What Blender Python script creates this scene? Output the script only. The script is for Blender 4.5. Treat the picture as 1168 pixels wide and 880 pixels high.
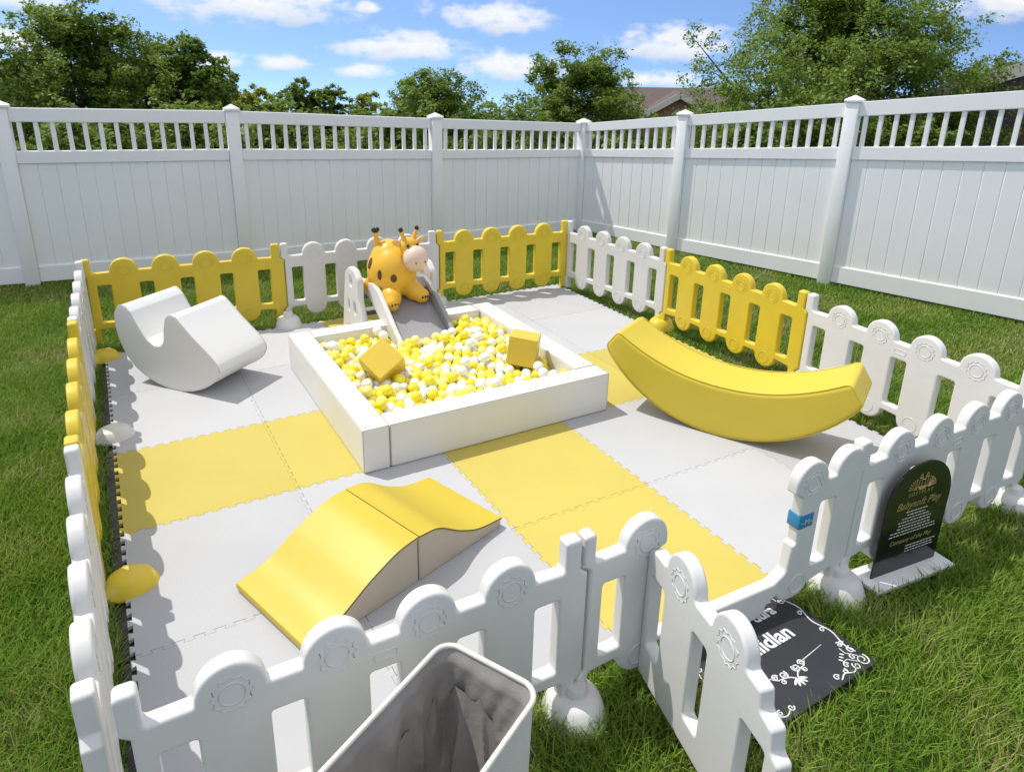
import bpy, bmesh, math, random
import numpy as np
from mathutils import Vector, Matrix
random.seed(7); rng = np.random.default_rng(11)
PI = math.pi
for o in list(bpy.data.objects): bpy.data.objects.remove(o)
S = bpy.context.scene; COL = S.collection

# ---------------------------------------------------------------- camera
cd = bpy.data.cameras.new('camera'); cam = bpy.data.objects.new('camera', cd); COL.objects.link(cam)
rt = Vector((0.87330112, -0.48697442, 0.01418016)); up = Vector((0.14160912, 0.28158521, 0.94902931)); fw = Vector((0.46614592, 0.82678032, -0.31486869))
m = Matrix(((rt.x, up.x, -fw.x, 0.12969), (rt.y, up.y, -fw.y, -1.58858), (rt.z, up.z, -fw.z, 2.08142), (0, 0, 0, 1)))
cam.matrix_world = m
cd.sensor_width = 36; cd.lens = 803.66/1168*36; cd.shift_x = 19.4/1168; cd.shift_y = -94.83/1168
cd.clip_start = 0.05; cd.clip_end = 6000
S.camera = cam
S.render.resolution_x = 1024; S.render.resolution_y = 771
CAMP = np.array([0.12969, -1.58858, 2.08142])

# ---------------------------------------------------------------- sun and sky
SUN_EL = math.radians(61); SUN_AZ = math.radians(-38)      # azimuth from +Y clockwise: back left
sd = bpy.data.lights.new('sun', 'SUN'); sun = bpy.data.objects.new('sun', sd); COL.objects.link(sun)
sdir = Vector((math.sin(SUN_AZ)*math.cos(SUN_EL), math.cos(SUN_AZ)*math.cos(SUN_EL), math.sin(SUN_EL)))
sun.rotation_euler = sdir.to_track_quat('Z', 'Y').to_euler(); sun.location = (-5, 5, 12)
sd.energy = 2.05; sd.angle = math.radians(0.5); sd.color = (1.0, 0.955, 0.88)

w = bpy.data.worlds.new('World'); S.world = w; w.use_nodes = True
nt = w.node_tree; N = nt.nodes; Lk = nt.links
for n in list(N): N.remove(n)
def nd(t, **k):
    n = N.new(t)
    for a, b in k.items(): setattr(n, a, b)
    return n
def mth(op, a, b=None, c=None, clamp=False):
    n = nd('ShaderNodeMath', operation=op, use_clamp=clamp)
    for i, v in enumerate((a, b, c)):
        if v is None: continue
        if isinstance(v, (int, float)): n.inputs[i].default_value = v
        else: Lk.new(v, n.inputs[i])
    return n.outputs[0]
tc = nd('ShaderNodeTexCoord'); sep = nd('ShaderNodeSeparateXYZ'); Lk.new(tc.outputs['Generated'], sep.inputs[0])
X, Y, Z = sep.outputs
# look the clear sky up somewhat higher than the ray, so that the blue comes down towards the horizon
z2 = mth('MAXIMUM', mth('MULTIPLY_ADD', Z, 3.2, 0.36), 0.22)
comb = nd('ShaderNodeCombineXYZ'); Lk.new(X, comb.inputs[0]); Lk.new(Y, comb.inputs[1]); Lk.new(z2, comb.inputs[2])
nrm = nd('ShaderNodeVectorMath', operation='NORMALIZE'); Lk.new(comb.outputs[0], nrm.inputs[0])
sky = nd('ShaderNodeTexSky', sky_type='NISHITA'); sky.sun_disc = False; sky.sun_elevation = SUN_EL; sky.sun_rotation = SUN_AZ
sky.air_density = 1.0; sky.dust_density = 0.3; sky.ozone_density = 2.0
Lk.new(nrm.outputs[0], sky.inputs[0])
hs = nd('ShaderNodeHueSaturation'); hs.inputs['Saturation'].default_value = 1.06; hs.inputs['Value'].default_value = .82; Lk.new(sky.outputs[0], hs.inputs['Color'])
# clouds: soft ellipses in azimuth / elevation (degrees), edges broken up by noise
az = mth('MULTIPLY', mth('ARCTAN2', X, Y), 180/PI); el = mth('MULTIPLY', mth('ARCSINE', Z), 180/PI)
cv = nd('ShaderNodeCombineXYZ'); Lk.new(az, cv.inputs[0]); Lk.new(mth('MULTIPLY', el, 1.9), cv.inputs[1])
def noise(scale, detail, rough):
    n = nd('ShaderNodeTexNoise'); n.inputs['Scale'].default_value = scale; n.inputs['Detail'].default_value = detail; n.inputs['Roughness'].default_value = rough
    Lk.new(cv.outputs[0], n.inputs['Vector']); return n
n1 = noise(0.6, 7, 0.54); n2 = noise(0.28, 3, 0.5)
na = mth('SUBTRACT', n1.outputs['Fac'], 0.5); nb = mth('SUBTRACT', n2.outputs['Fac'], 0.5)
dens = None; low = None
CL = [(12.0, 4.15, 7.2, 2.1), (22.4, 1.3, 5.4, 1.35), (29.2, 3.5, 4.1, 1.5), (30.4, 0.0, 4.6, 1.3), (42.6, 1.7, 4.5, 1.5), (8.2, 0.2, 2.8, 0.8), (13.2, 0.1, 2.2, 0.7),
      (-3.2, 3.9, 4.4, 1.2), (-4.0, 1.2, 3.4, 0.9), (63.5, 4.3, 4.4, 1.4), (19.6, 4.1, 1.2, .5), (19.0, -0.4, 2.4, 0.7), (42.0, -0.7, 4.0, 0.7), (-22, 6, 9, 2.4), (80, 5, 8, 2), (100, 9, 10, 3), (-50, 8, 10, 3), ]
for a0, e0, wa, we in CL:
    wa *= 1.12; we *= 1.25
    da = mth('DIVIDE', mth('SUBTRACT', az, a0), wa)
    de = mth('SUBTRACT', el, e0)
    # flatter underside: distances below the centre count more
    de = mth('DIVIDE', mth('MAXIMUM', de, mth('MULTIPLY', de, -1.55)), we)
    r2 = mth('ADD', mth('MULTIPLY', da, da), mth('MULTIPLY', de, de))
    v = mth('SUBTRACT', 1.0, r2)
    dens = v if dens is None else mth('MAXIMUM', dens, v)
    lw = mth('MULTIPLY', mth('GREATER_THAN', v, -0.3), mth('MULTIPLY', mth('SUBTRACT', e0+0.1*we, el), 1.0/we))
    low = lw if low is None else mth('MAXIMUM', low, lw)
hi_cov = mth('MULTIPLY_ADD', mth('MINIMUM', el, 22), .12, -1.2)  # unseen cloud cover high overhead, added for soft white fill light
nh = nd('ShaderNodeTexNoise'); nh.inputs['Scale'].default_value = 3.2; nh.inputs['Detail'].default_value = 5; Lk.new(tc.outputs['Generated'], nh.inputs['Vector'])
hi_cov = mth('ADD', hi_cov, mth('MULTIPLY', mth('SUBTRACT', nh.outputs['Fac'], .5), 5))
dens = mth('MAXIMUM', dens, mth('MINIMUM', hi_cov, 1))
dn = mth('ADD', dens, mth('ADD', mth('MULTIPLY', na, 2.6), mth('MULTIPLY', nb, 1.2)))
mask = nd('ShaderNodeMapRange', interpolation_type='SMOOTHSTEP'); mask.inputs['From Min'].default_value = 0.0; mask.inputs['From Max'].default_value = 1.15; mask.inputs['To Max'].default_value = 0.93
Lk.new(dn, mask.inputs['Value'])
cc = nd('ShaderNodeMix', data_type='RGBA'); cc.inputs['A'].default_value = (3.6, 3.6, 3.65, 1); cc.inputs['B'].default_value = (2.15, 2.4, 2.8, 1)  # white tops to grey undersides: cloud shading put into the colour
lowf = mth('ADD', mth('MULTIPLY', low, 0.85), mth('MULTIPLY', na, 1.6), clamp=True)
Lk.new(lowf, cc.inputs['Factor'])
mx = nd('ShaderNodeMix', data_type='RGBA'); Lk.new(mask.outputs[0], mx.inputs['Factor']); Lk.new(hs.outputs[0], mx.inputs['A']); Lk.new(cc.outputs['Result'], mx.inputs['B'])
bg = nd('ShaderNodeBackground'); bg.inputs['Strength'].default_value = 0.15; Lk.new(mx.outputs['Result'], bg.inputs['Color'])
ow = nd('ShaderNodeOutputWorld'); Lk.new(bg.outputs[0], ow.inputs['Surface'])
vs = S.view_settings; vs.view_transform = 'Standard'; vs.look = 'None'; vs.gamma = 1; vs.use_curve_mapping = False; vs.exposure = 0.90

# ---------------------------------------------------------------- materials
def sn(t, n, **k):
    x = t.nodes.new(n)
    for a, b in k.items(): setattr(x, a, b)
    return x
def mat(name, col, rough=0.5, bump=0.0, bscale=60, var=0.0, vscale=4, coat=0.0, spec=0.5, sss=0.0, trans=0.0, metal=0.0, col2=None, bdist=0.002, detail=4):
    m = bpy.data.materials.new(name); m.use_nodes = True; t = m.node_tree; b = t.nodes['Principled BSDF']
    b.inputs['Base Color'].default_value = (*col, 1); b.inputs['Roughness'].default_value = rough
    b.inputs['Specular IOR Level'].default_value = spec; b.inputs['Coat Weight'].default_value = coat; b.inputs['Coat Roughness'].default_value = 0.15
    b.inputs['Metallic'].default_value = metal
    if sss: b.inputs['Subsurface Weight'].default_value = sss; b.inputs['Subsurface Radius'].default_value = (.02, .015, .006); b.inputs['Subsurface Scale'].default_value = 0.5
    tcn = sn(t, 'ShaderNodeTexCoord')
    if var or col2:
        n = sn(t, 'ShaderNodeTexNoise'); n.inputs['Scale'].default_value = vscale; n.inputs['Detail'].default_value = 5; t.links.new(tcn.outputs['Object'], n.inputs['Vector'])
        r = sn(t, 'ShaderNodeMapRange'); r.inputs['From Min'].default_value = .3; r.inputs['From Max'].default_value = .7; t.links.new(n.outputs['Fac'], r.inputs['Value'])
        mxn = sn(t, 'ShaderNodeMix', data_type='RGBA'); c2 = col2 or tuple(c*(1-var) for c in col)
        mxn.inputs['A'].default_value = (*col, 1); mxn.inputs['B'].default_value = (*c2, 1); t.links.new(r.outputs[0], mxn.inputs['Factor']); t.links.new(mxn.outputs['Result'], b.inputs['Base Color'])
        rr = sn(t, 'ShaderNodeMapRange'); rr.inputs['To Min'].default_value = max(.03, rough-.06); rr.inputs['To Max'].default_value = min(1, rough+.1); t.links.new(n.outputs['Fac'], rr.inputs['Value']); t.links.new(rr.outputs[0], b.inputs['Roughness'])
    if bump:
        n = sn(t, 'ShaderNodeTexNoise'); n.inputs['Scale'].default_value = bscale; n.inputs['Detail'].default_value = detail; t.links.new(tcn.outputs['Object'], n.inputs['Vector'])
        bp = sn(t, 'ShaderNodeBump'); bp.inputs['Strength'].default_value = bump; bp.inputs['Distance'].default_value = bdist; t.links.new(n.outputs['Fac'], bp.inputs['Height']); t.links.new(bp.outputs[0], b.inputs['Normal'])
    return m
M = dict(
 white_plastic=mat('white_plastic', (.66,.655,.63), .33, .25, 25, .05, 6, sss=.0, bdist=.003),
 yellow_plastic=mat('yellow_plastic', (.68,.51,.03), .33, .25, 25, .08, 6, bdist=.003),
 vinyl=mat('white_vinyl', (.88,.88,.87), .4, .15, 9, .05, 2),
 mat_white=mat('white_foam', (.455,.46,.475), .75, .7, 230, .07, 2.2, bdist=.0018),
 mat_yellow=mat('yellow_foam', (.52,.43,.09), .72, .7, 230, .07, 2.2, bdist=.0015),
 leather_white=mat('white_leatherette', (.66,.655,.64), .42, .35, 9, .04, 4, bdist=.006),
 leather_seat=mat('white_seat_leatherette', (.74,.735,.72), .42, .3, 3, 0, 4, bdist=.015, detail=1),
 leather_cream=mat('cream_leatherette', (.71,.705,.675), .42, .3, 8, .04, 3, bdist=.006),
 leather_yellow=mat('yellow_leatherette', (.55,.42,.03), .42, .35, 6, .06, 3, bdist=.006),
 banana=mat('banana_leatherette', (.63,.49,.04), .42, .3, 5, .06, 3, bdist=.006),
 block_yellow=mat('block_leatherette', (.68,.48,.045), .42, .35, 10, .05, 5, bdist=.004),
 beige=mat('beige_leatherette', (.47,.41,.33), .5, .25, 10, .08, 4),
 seam=mat('dark_seam', (.10,.08,.05), .8),
 cream_seam=mat('cream_piping', (.5,.47,.40), .6),
 ball_yellow=mat('ball_yellow', (.84,.71,.03), .25, coat=.3, sss=.25),
 ball_clear=mat('ball_pale_yellow', (.87,.79,.22), .22, coat=.3, sss=.3),
 ball_white=mat('ball_white', (.82,.82,.77), .25, coat=.3, sss=.2),
 giraffe=mat('giraffe_rubber', (.78,.44,.03), .38, .1, 12, .08, 4),
 muzzle=mat('muzzle_rubber', (.72,.53,.43), .45, .1, 12),
 brown=mat('brown_spot', (.09,.04,.015), .55), black=mat('black_plastic', (.012,.011,.01), .35),
 ear=mat('ear_rubber', (.80,.46,.14), .45),
 slide_white=mat('slide_white', (.70,.68,.64), .4, .2, 20, .06, 5),
 slide_grey=mat('slide_grey', (.30,.295,.31), .32, .15, 20, .08, 5),
 hamper=mat('hamper_canvas', (.62,.61,.56), .85, .8, 220, .08, 8, bdist=.002),
 hamper_rim=mat('hamper_rim', (.66,.63,.56), .7, .5, 300),
 lining=mat('grey_lining', (.29,.275,.26), .45, .5, 14, .15, 6, bdist=.01),
 sign_black=mat('black_acrylic', (.012,.014,.012), .12, spec=.5),
 gold=mat('gold_lettering', (.52,.38,.14), .4, metal=.5), small_white=mat('white_lettering', (.6,.58,.5), .5),
 sign_base=mat('white_acrylic', (.78,.78,.78), .25),
 board_black=mat('black_board', (.022,.023,.03), .6, .3, 120, .2, 8), chalk=mat('chalk_white', (.75,.75,.75), .7, .5, 200, .2, 60),
 blue=mat('blue_tape', (.02,.22,.42), .4, .3, 60),
 bark=mat('bark', (.09,.065,.045), .9, .8, 30, .3, 20, bdist=.02),
 brick=mat('brick', (.30,.17,.12), .9, .5, 60, .3, 30), roof=mat('roof_shingle', (.13,.10,.095), .9, .8, 25, .35, 18, bdist=.02),
 roof_grey=mat('roof_grey_shingle', (.22,.21,.20), .9, .8, 25, .3, 18, bdist=.02),
 trim=mat('house_trim', (.62,.58,.54), .5), siding=mat('house_siding', (.48,.45,.42), .7, .2, 10, .1), glass=mat('window_glass', (.05,.06,.07), .08), curtain=mat('curtain', (.6,.58,.55), .8),
 hill=mat('hill_scrub', (.07,.085,.05), 1, .8, 2, .4, .05),
)
def leafmat(name, c1, c2, tr=.35):
    m = bpy.data.materials.new(name); m.use_nodes = True; t = m.node_tree; t.nodes.clear()
    g = sn(t, 'ShaderNodeNewGeometry'); mxn = sn(t, 'ShaderNodeMix', data_type='RGBA'); mxn.inputs['A'].default_value = (*c1, 1); mxn.inputs['B'].default_value = (*c2, 1)
    t.links.new(g.outputs['Random Per Island'], mxn.inputs['Factor'])
    d = sn(t, 'ShaderNodeBsdfPrincipled'); d.inputs['Roughness'].default_value = .5; d.inputs['Specular IOR Level'].default_value = .3
    tl = sn(t, 'ShaderNodeBsdfTranslucent'); ms = sn(t, 'ShaderNodeMixShader'); ms.inputs[0].default_value = tr
    o = sn(t, 'ShaderNodeOutputMaterial')
    t.links.new(mxn.outputs['Result'], d.inputs['Base Color'])
    hsn = sn(t, 'ShaderNodeHueSaturation'); hsn.inputs['Hue'].default_value = .485; hsn.inputs['Value'].default_value = 1.6; t.links.new(mxn.outputs['Result'], hsn.inputs['Color']); t.links.new(hsn.outputs[0], tl.inputs['Color'])
    t.links.new(d.outputs[0], ms.inputs[1]); t.links.new(tl.outputs[0], ms.inputs[2]); t.links.new(ms.outputs[0], o.inputs[0])
    return m
leafA = leafmat('maple_leaves', (.075,.15,.016), (.20,.29,.04)); leafB = leafmat('dark_leaves', (.07,.14,.018), (.18,.265,.045)); leafC = leafmat('light_leaves', (.18,.24,.02), (.29,.33,.05)); leafD = leafmat('mid_leaves', (.085,.155,.02), (.19,.265,.05))
# grass blade material: colour drifts over the lawn and from blade to blade
def grassmat():
    m = bpy.data.materials.new('grass_blades'); m.use_nodes = True; t = m.node_tree; t.nodes.clear()
    g = sn(t, 'ShaderNodeNewGeometry'); tcn = sn(t, 'ShaderNodeTexCoord')
    n = sn(t, 'ShaderNodeTexNoise'); n.inputs['Scale'].default_value = 1.6; n.inputs['Detail'].default_value = 4; t.links.new(tcn.outputs['Object'], n.inputs['Vector'])
    cr = sn(t, 'ShaderNodeValToRGB'); e = cr.color_ramp.elements
    e[0].position = 0; e[0].color = (.08,.18,.014, 1); e[1].position = 1; e[1].color = (.40,.36,.16, 1)
    x = cr.color_ramp.elements.new(.45); x.color = (.155,.285,.026, 1); x = cr.color_ramp.elements.new(.9); x.color = (.26,.36,.055, 1); x = cr.color_ramp.elements.new(.96); x.color = (.33,.33,.12, 1)
    mm = sn(t, 'ShaderNodeMath', operation='MULTIPLY_ADD'); mm.inputs[1].default_value = .7; t.links.new(g.outputs['Random Per Island'], mm.inputs[0])
    m2 = sn(t, 'ShaderNodeMath', operation='MULTIPLY_ADD'); m2.inputs[1].default_value = 1.6; m2.inputs[2].default_value = -.52; t.links.new(n.outputs['Fac'], m2.inputs[0]); t.links.new(m2.outputs[0], mm.inputs[2])
    t.links.new(mm.outputs[0], cr.inputs[0])
    d = sn(t, 'ShaderNodeBsdfPrincipled'); d.inputs['Roughness'].default_value = .5; d.inputs['Specular IOR Level'].default_value = .25
    tl = sn(t, 'ShaderNodeBsdfTranslucent'); ms = sn(t, 'ShaderNodeMixShader'); ms.inputs[0].default_value = .3; o = sn(t, 'ShaderNodeOutputMaterial')
    t.links.new(cr.outputs[0], d.inputs['Base Color']); t.links.new(cr.outputs[0], tl.inputs['Color'])
    t.links.new(d.outputs[0], ms.inputs[1]); t.links.new(tl.outputs[0], ms.inputs[2]); t.links.new(ms.outputs[0], o.inputs[0]); return m
for k_ in ('mat_white', 'mat_yellow', 'white_plastic', 'yellow_plastic'):      # every moulding differs a touch in shade
    t = M[k_].node_tree; b_ = t.nodes['Principled BSDF']; lk = b_.inputs['Base Color'].links[0]; src = lk.from_socket
    oi = sn(t, 'ShaderNodeObjectInfo'); mr = sn(t, 'ShaderNodeMapRange'); mr.inputs['To Min'].default_value = .94; mr.inputs['To Max'].default_value = 1.05; t.links.new(oi.outputs['Random'], mr.inputs['Value'])
    hv = sn(t, 'ShaderNodeHueSaturation'); t.links.new(src, hv.inputs['Color']); t.links.new(mr.outputs[0], hv.inputs['Value']); t.links.new(hv.outputs[0], b_.inputs['Base Color'])
M['grass'] = grassmat()
M['soil'] = mat('lawn_ground', (.045,.075,.014), 1, .8, 90, 0, 6, col2=(.10,.10,.035), bdist=.01)

# ---------------------------------------------------------------- helpers
def prop(o, label=None, cat=None, group=None, kind=None):
    if label: o['label'] = label
    if cat: o['category'] = cat
    if group: o['group'] = group
    if kind: o['kind'] = kind
    return o
def link(o, parent=None):
    COL.objects.link(o)
    if parent: o.parent = parent
    return o
def empty(name, loc=(0,0,0), rz=0):
    o = bpy.data.objects.new(name, None); COL.objects.link(o); o.location = loc; o.rotation_euler = (0,0,rz); o.empty_display_size = .1; return o
def mobj(name, me, m, parent=None, loc=(0,0,0), rot=(0,0,0)):
    o = bpy.data.objects.new(name, me)
    if m is not None: me.materials.clear(); me.materials.append(m)
    link(o, parent); o.location = loc; o.rotation_euler = rot; return o
def smooth(me, ang=35):
    me.polygons.foreach_set('use_smooth', [True]*len(me.polygons)); me.set_sharp_from_angle(angle=math.radians(ang)); return me
def wn(o):
    md = o.modifiers.new('wn', 'WEIGHTED_NORMAL'); md.keep_sharp = True; return o
class MB:
    def __init__(s): s.b = bmesh.new()
    def box(s, lo, hi, bev=0, seg=2):
        lo = Vector(lo); hi = Vector(hi); g = bmesh.ops.create_cube(s.b, size=1)
        vs = g['verts']
        bmesh.ops.scale(s.b, vec=hi-lo, verts=vs); bmesh.ops.translate(s.b, vec=(lo+hi)/2, verts=vs)
        if bev:
            es = list({e for v in vs for e in v.link_edges}); bmesh.ops.bevel(s.b, geom=es, offset=bev, segments=seg, profile=.5, affect='EDGES')
        return s
    def obox(s, c, size, rot, bev=0):      # oriented box
        g = bmesh.ops.create_cube(s.b, size=1); vs = g['verts']; bmesh.ops.scale(s.b, vec=size, verts=vs)
        bmesh.ops.transform(s.b, matrix=Matrix.Translation(c) @ rot.to_4x4(), verts=vs)
        if bev:
            es = list({e for v in vs for e in v.link_edges}); bmesh.ops.bevel(s.b, geom=es, offset=bev, segments=2, profile=.5, affect='EDGES')
        return s
    def tube(s, pts, r, n=8, closed=False):
        pts = [Vector(p) for p in pts]; rr = r if isinstance(r, (list, tuple)) else [r]*len(pts); rings = []
        k = len(pts)
        for i, p in enumerate(pts):
            a = pts[(i-1) % k] if (closed or i) else p; b = pts[(i+1) % k] if (closed or i < k-1) else p
            d = (b-a).normalized(); u = d.cross(Vector((0,0,1)))
            if u.length < .05: u = d.cross(Vector((0,1,0)))
            u.normalize(); v = d.cross(u)
            rings.append([s.b.verts.new(p+(u*math.cos(2*PI*j/n)+v*math.sin(2*PI*j/n))*rr[i]) for j in range(n)])
        for i in range(k if closed else k-1):
            A = rings[i]; B = rings[(i+1) % k]
            for j in range(n): s.b.faces.new((A[j], A[(j+1) % n], B[(j+1) % n], B[j]))
        if not closed:
            s.b.faces.new(rings[0]); s.b.faces.new(rings[-1][::-1])
        return s
    def lathe(s, prof, n=28, c=(0,0,0), sx=1, sy=1):
        rings = []
        for r, z in prof:
            if r < 1e-5: rings.append([s.b.verts.new((c[0], c[1], c[2]+z))])
            else: rings.append([s.b.verts.new((c[0]+r*sx*math.cos(2*PI*j/n), c[1]+r*sy*math.sin(2*PI*j/n), c[2]+z)) for j in range(n)])
        for A, B in zip(rings, rings[1:]):
            for j in range(n):
                a = A[j % len(A)]; a2 = A[(j+1) % len(A)]; b = B[j % len(B)]; b2 = B[(j+1) % len(B)]
                f = [v for i, v in enumerate((a, a2, b2, b)) if v not in (a, a2, b2, b)[:i]]
                if len(f) > 2: s.b.faces.new(f)
        return s
    def ball(s, c, r, seg=24, ring=14, scale=(1,1,1), rot=None):
        g = bmesh.ops.create_uvsphere(s.b, u_segments=seg, v_segments=ring, radius=1)
        Mx = Matrix.Translation(c) @ (rot.to_4x4() if rot else Matrix()) @ Matrix.Diagonal((r*scale[0], r*scale[1], r*scale[2], 1))
        bmesh.ops.transform(s.b, matrix=Mx, verts=g['verts']); return s
    def mesh(s, name, ang=35):
        bmesh.ops.recalc_face_normals(s.b, faces=s.b.faces)
        me = bpy.data.meshes.new(name); s.b.to_mesh(me); s.b.free(); return smooth(me, ang)
    def obj(s, name, m, parent=None, loc=(0,0,0), rot=(0,0,0), ang=35): return mobj(name, s.mesh(name, ang), m, parent, loc, rot)
def fillet(pts, r, seg=4):
    """round the corners of a closed polygon; r number or list"""
    out = []; n = len(pts)
    for i in range(n):
        p = Vector(pts[i]); a = Vector(pts[i-1]); b = Vector(pts[(i+1) % n]); ri = r[i] if isinstance(r, (list, tuple)) else r
        u = (a-p); v = (b-p); lu, lv = u.length, v.length
        if lu < 1e-6 or lv < 1e-6: continue
        u /= lu; v /= lv; ang = u.angle(v)
        if ri <= 0 or ang > PI*.93: out.append(tuple(p)); continue
        d = min(ri/math.tan(ang/2), lu*.45, lv*.45); rad = d*math.tan(ang/2); cc_ = p+(u+v).normalized()*(rad/math.sin(ang/2))
        s0 = p+u*d; s1 = p+v*d; a0 = s0-cc_; a1 = s1-cc_
        for k in range(seg+1):
            t = k/seg; q = a0.lerp(a1, t)
            if q.length > 1e-9: q = q.normalized()*rad
            out.append(tuple(cc_+q))
    return out
def slab(name, loops, th, bevel=.006, res=3, ang=28, up_axis='Z'):
    """2-D outline (x,z) with holes -> solid of thickness th along y, rounded edges (mesh)"""
    cu = bpy.data.curves.new(name+'_c', 'CURVE'); cu.dimensions = '2D'; cu.fill_mode = 'BOTH'; cu.extrude = th/2-bevel; cu.bevel_depth = bevel; cu.bevel_resolution = res; cu.offset = -bevel
    for lp in loops:
        sp = cu.splines.new('POLY'); sp.points.add(len(lp)-1)
        for i, (x, z) in enumerate(lp): sp.points[i].co = (x, z, 0, 1)
        sp.use_cyclic_u = True
    o = bpy.data.objects.new('tmp', cu); COL.objects.link(o); bpy.context.view_layer.update()
    me = bpy.data.meshes.new_from_object(o.evaluated_get(bpy.context.evaluated_depsgraph_get())); bpy.data.objects.remove(o); bpy.data.curves.remove(cu)
    me.name = name; me.transform(Matrix(((1,0,0,0),(0,0,-1,0),(0,1,0,0),(0,0,0,1))) if up_axis == 'Z' else Matrix())
    b = bmesh.new(); b.from_mesh(me); bmesh.ops.remove_doubles(b, verts=b.verts, dist=1e-5); b.to_mesh(me); b.free()
    return smooth(me, ang)
def text_mesh(txt, size, depth=.0006, shear=0, bold=0, align='CENTER', spacing=1):
    cu = bpy.data.curves.new('txt', 'FONT'); cu.body = txt; cu.size = size; cu.extrude = depth; cu.align_x = align; cu.shear = shear; cu.offset = bold; cu.space_character = spacing
    o = bpy.data.objects.new('tmp', cu); COL.objects.link(o); bpy.context.view_layer.update()
    me = bpy.data.meshes.new_from_object(o.evaluated_get(bpy.context.evaluated_depsgraph_get())); bpy.data.objects.remove(o); bpy.data.curves.remove(cu); return me
def copy_tree(o, parent=None):
    c = o.copy(); COL.objects.link(c)
    if parent: c.parent = parent
    for ch in list(o.children): copy_tree(ch, c)
    return c

# ---------------------------------------------------------------- terrain
def ground_z(x, y):
    r = math.hypot(x-2, y-2)
    if r < 9: return 0.0
    if r < 45: return -(r-9)*.2*min(1, (r-9)/4)
    return -7.2-(r-45)*.066
b = bmesh.new(); radii = [0,2,4,6,8,9,10,11,12,13,15,18,22,27,33,40,50,70,110,200,400,800,1500]; na_ = 64; rings = []
for r in radii:
    if r == 0: rings.append([b.verts.new((2,2,0))]); continue
    rings.append([b.verts.new((2+r*math.cos(2*PI*j/na_), 2+r*math.sin(2*PI*j/na_), ground_z(2+r, 2))) for j in range(na_)])
for A, B in zip(rings, rings[1:]):
    for j in range(na_):
        f = [A[j % len(A)], A[(j+1) % len(A)], B[(j+1) % na_], B[j]] if len(A) > 1 else [A[0], B[(j+1) % na_], B[j]]
        b.faces.new(f)
bmesh.ops.recalc_face_normals(b, faces=b.faces)
me = bpy.data.meshes.new('lawn_ground'); b.to_mesh(me); b.free(); smooth(me, 60)
prop(mobj('ground', me, M['soil']), kind='structure')
if me.polygons[0].normal.z < 0: me.flip_normals()
# low hills at the horizon
def hill(name, a0, d, wd, h, base):
    bb = bmesh.new(); n = 40; rows = []
    for i in range(n+1):
        t = i/n; a = math.radians(a0)+(t-.5)*wd; hh = h*math.sin(PI*t)**1.2*(1+.18*math.sin(9*t)+.1*math.sin(23*t))
        rows.append([bb.verts.new((math.sin(a)*(d+k), math.cos(a)*(d+k), base+hh*q)) for k, q in ((-90,0),(-45,.55),(0,1),(60,.5),(120,0))])
    for A, B in zip(rows, rows[1:]):
        for j in range(4): bb.faces.new((A[j], A[j+1], B[j+1], B[j]))
    me = bpy.data.meshes.new(name); bmesh.ops.recalc_face_normals(bb, faces=bb.faces); bb.to_mesh(me); bb.free(); smooth(me, 60); prop(mobj(name, me, M['hill']), kind='structure')
hill('hills', 6.5, 400, .17, 30, -33); hill('hills', -4.5, 380, .20, 38, -32)

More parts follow.
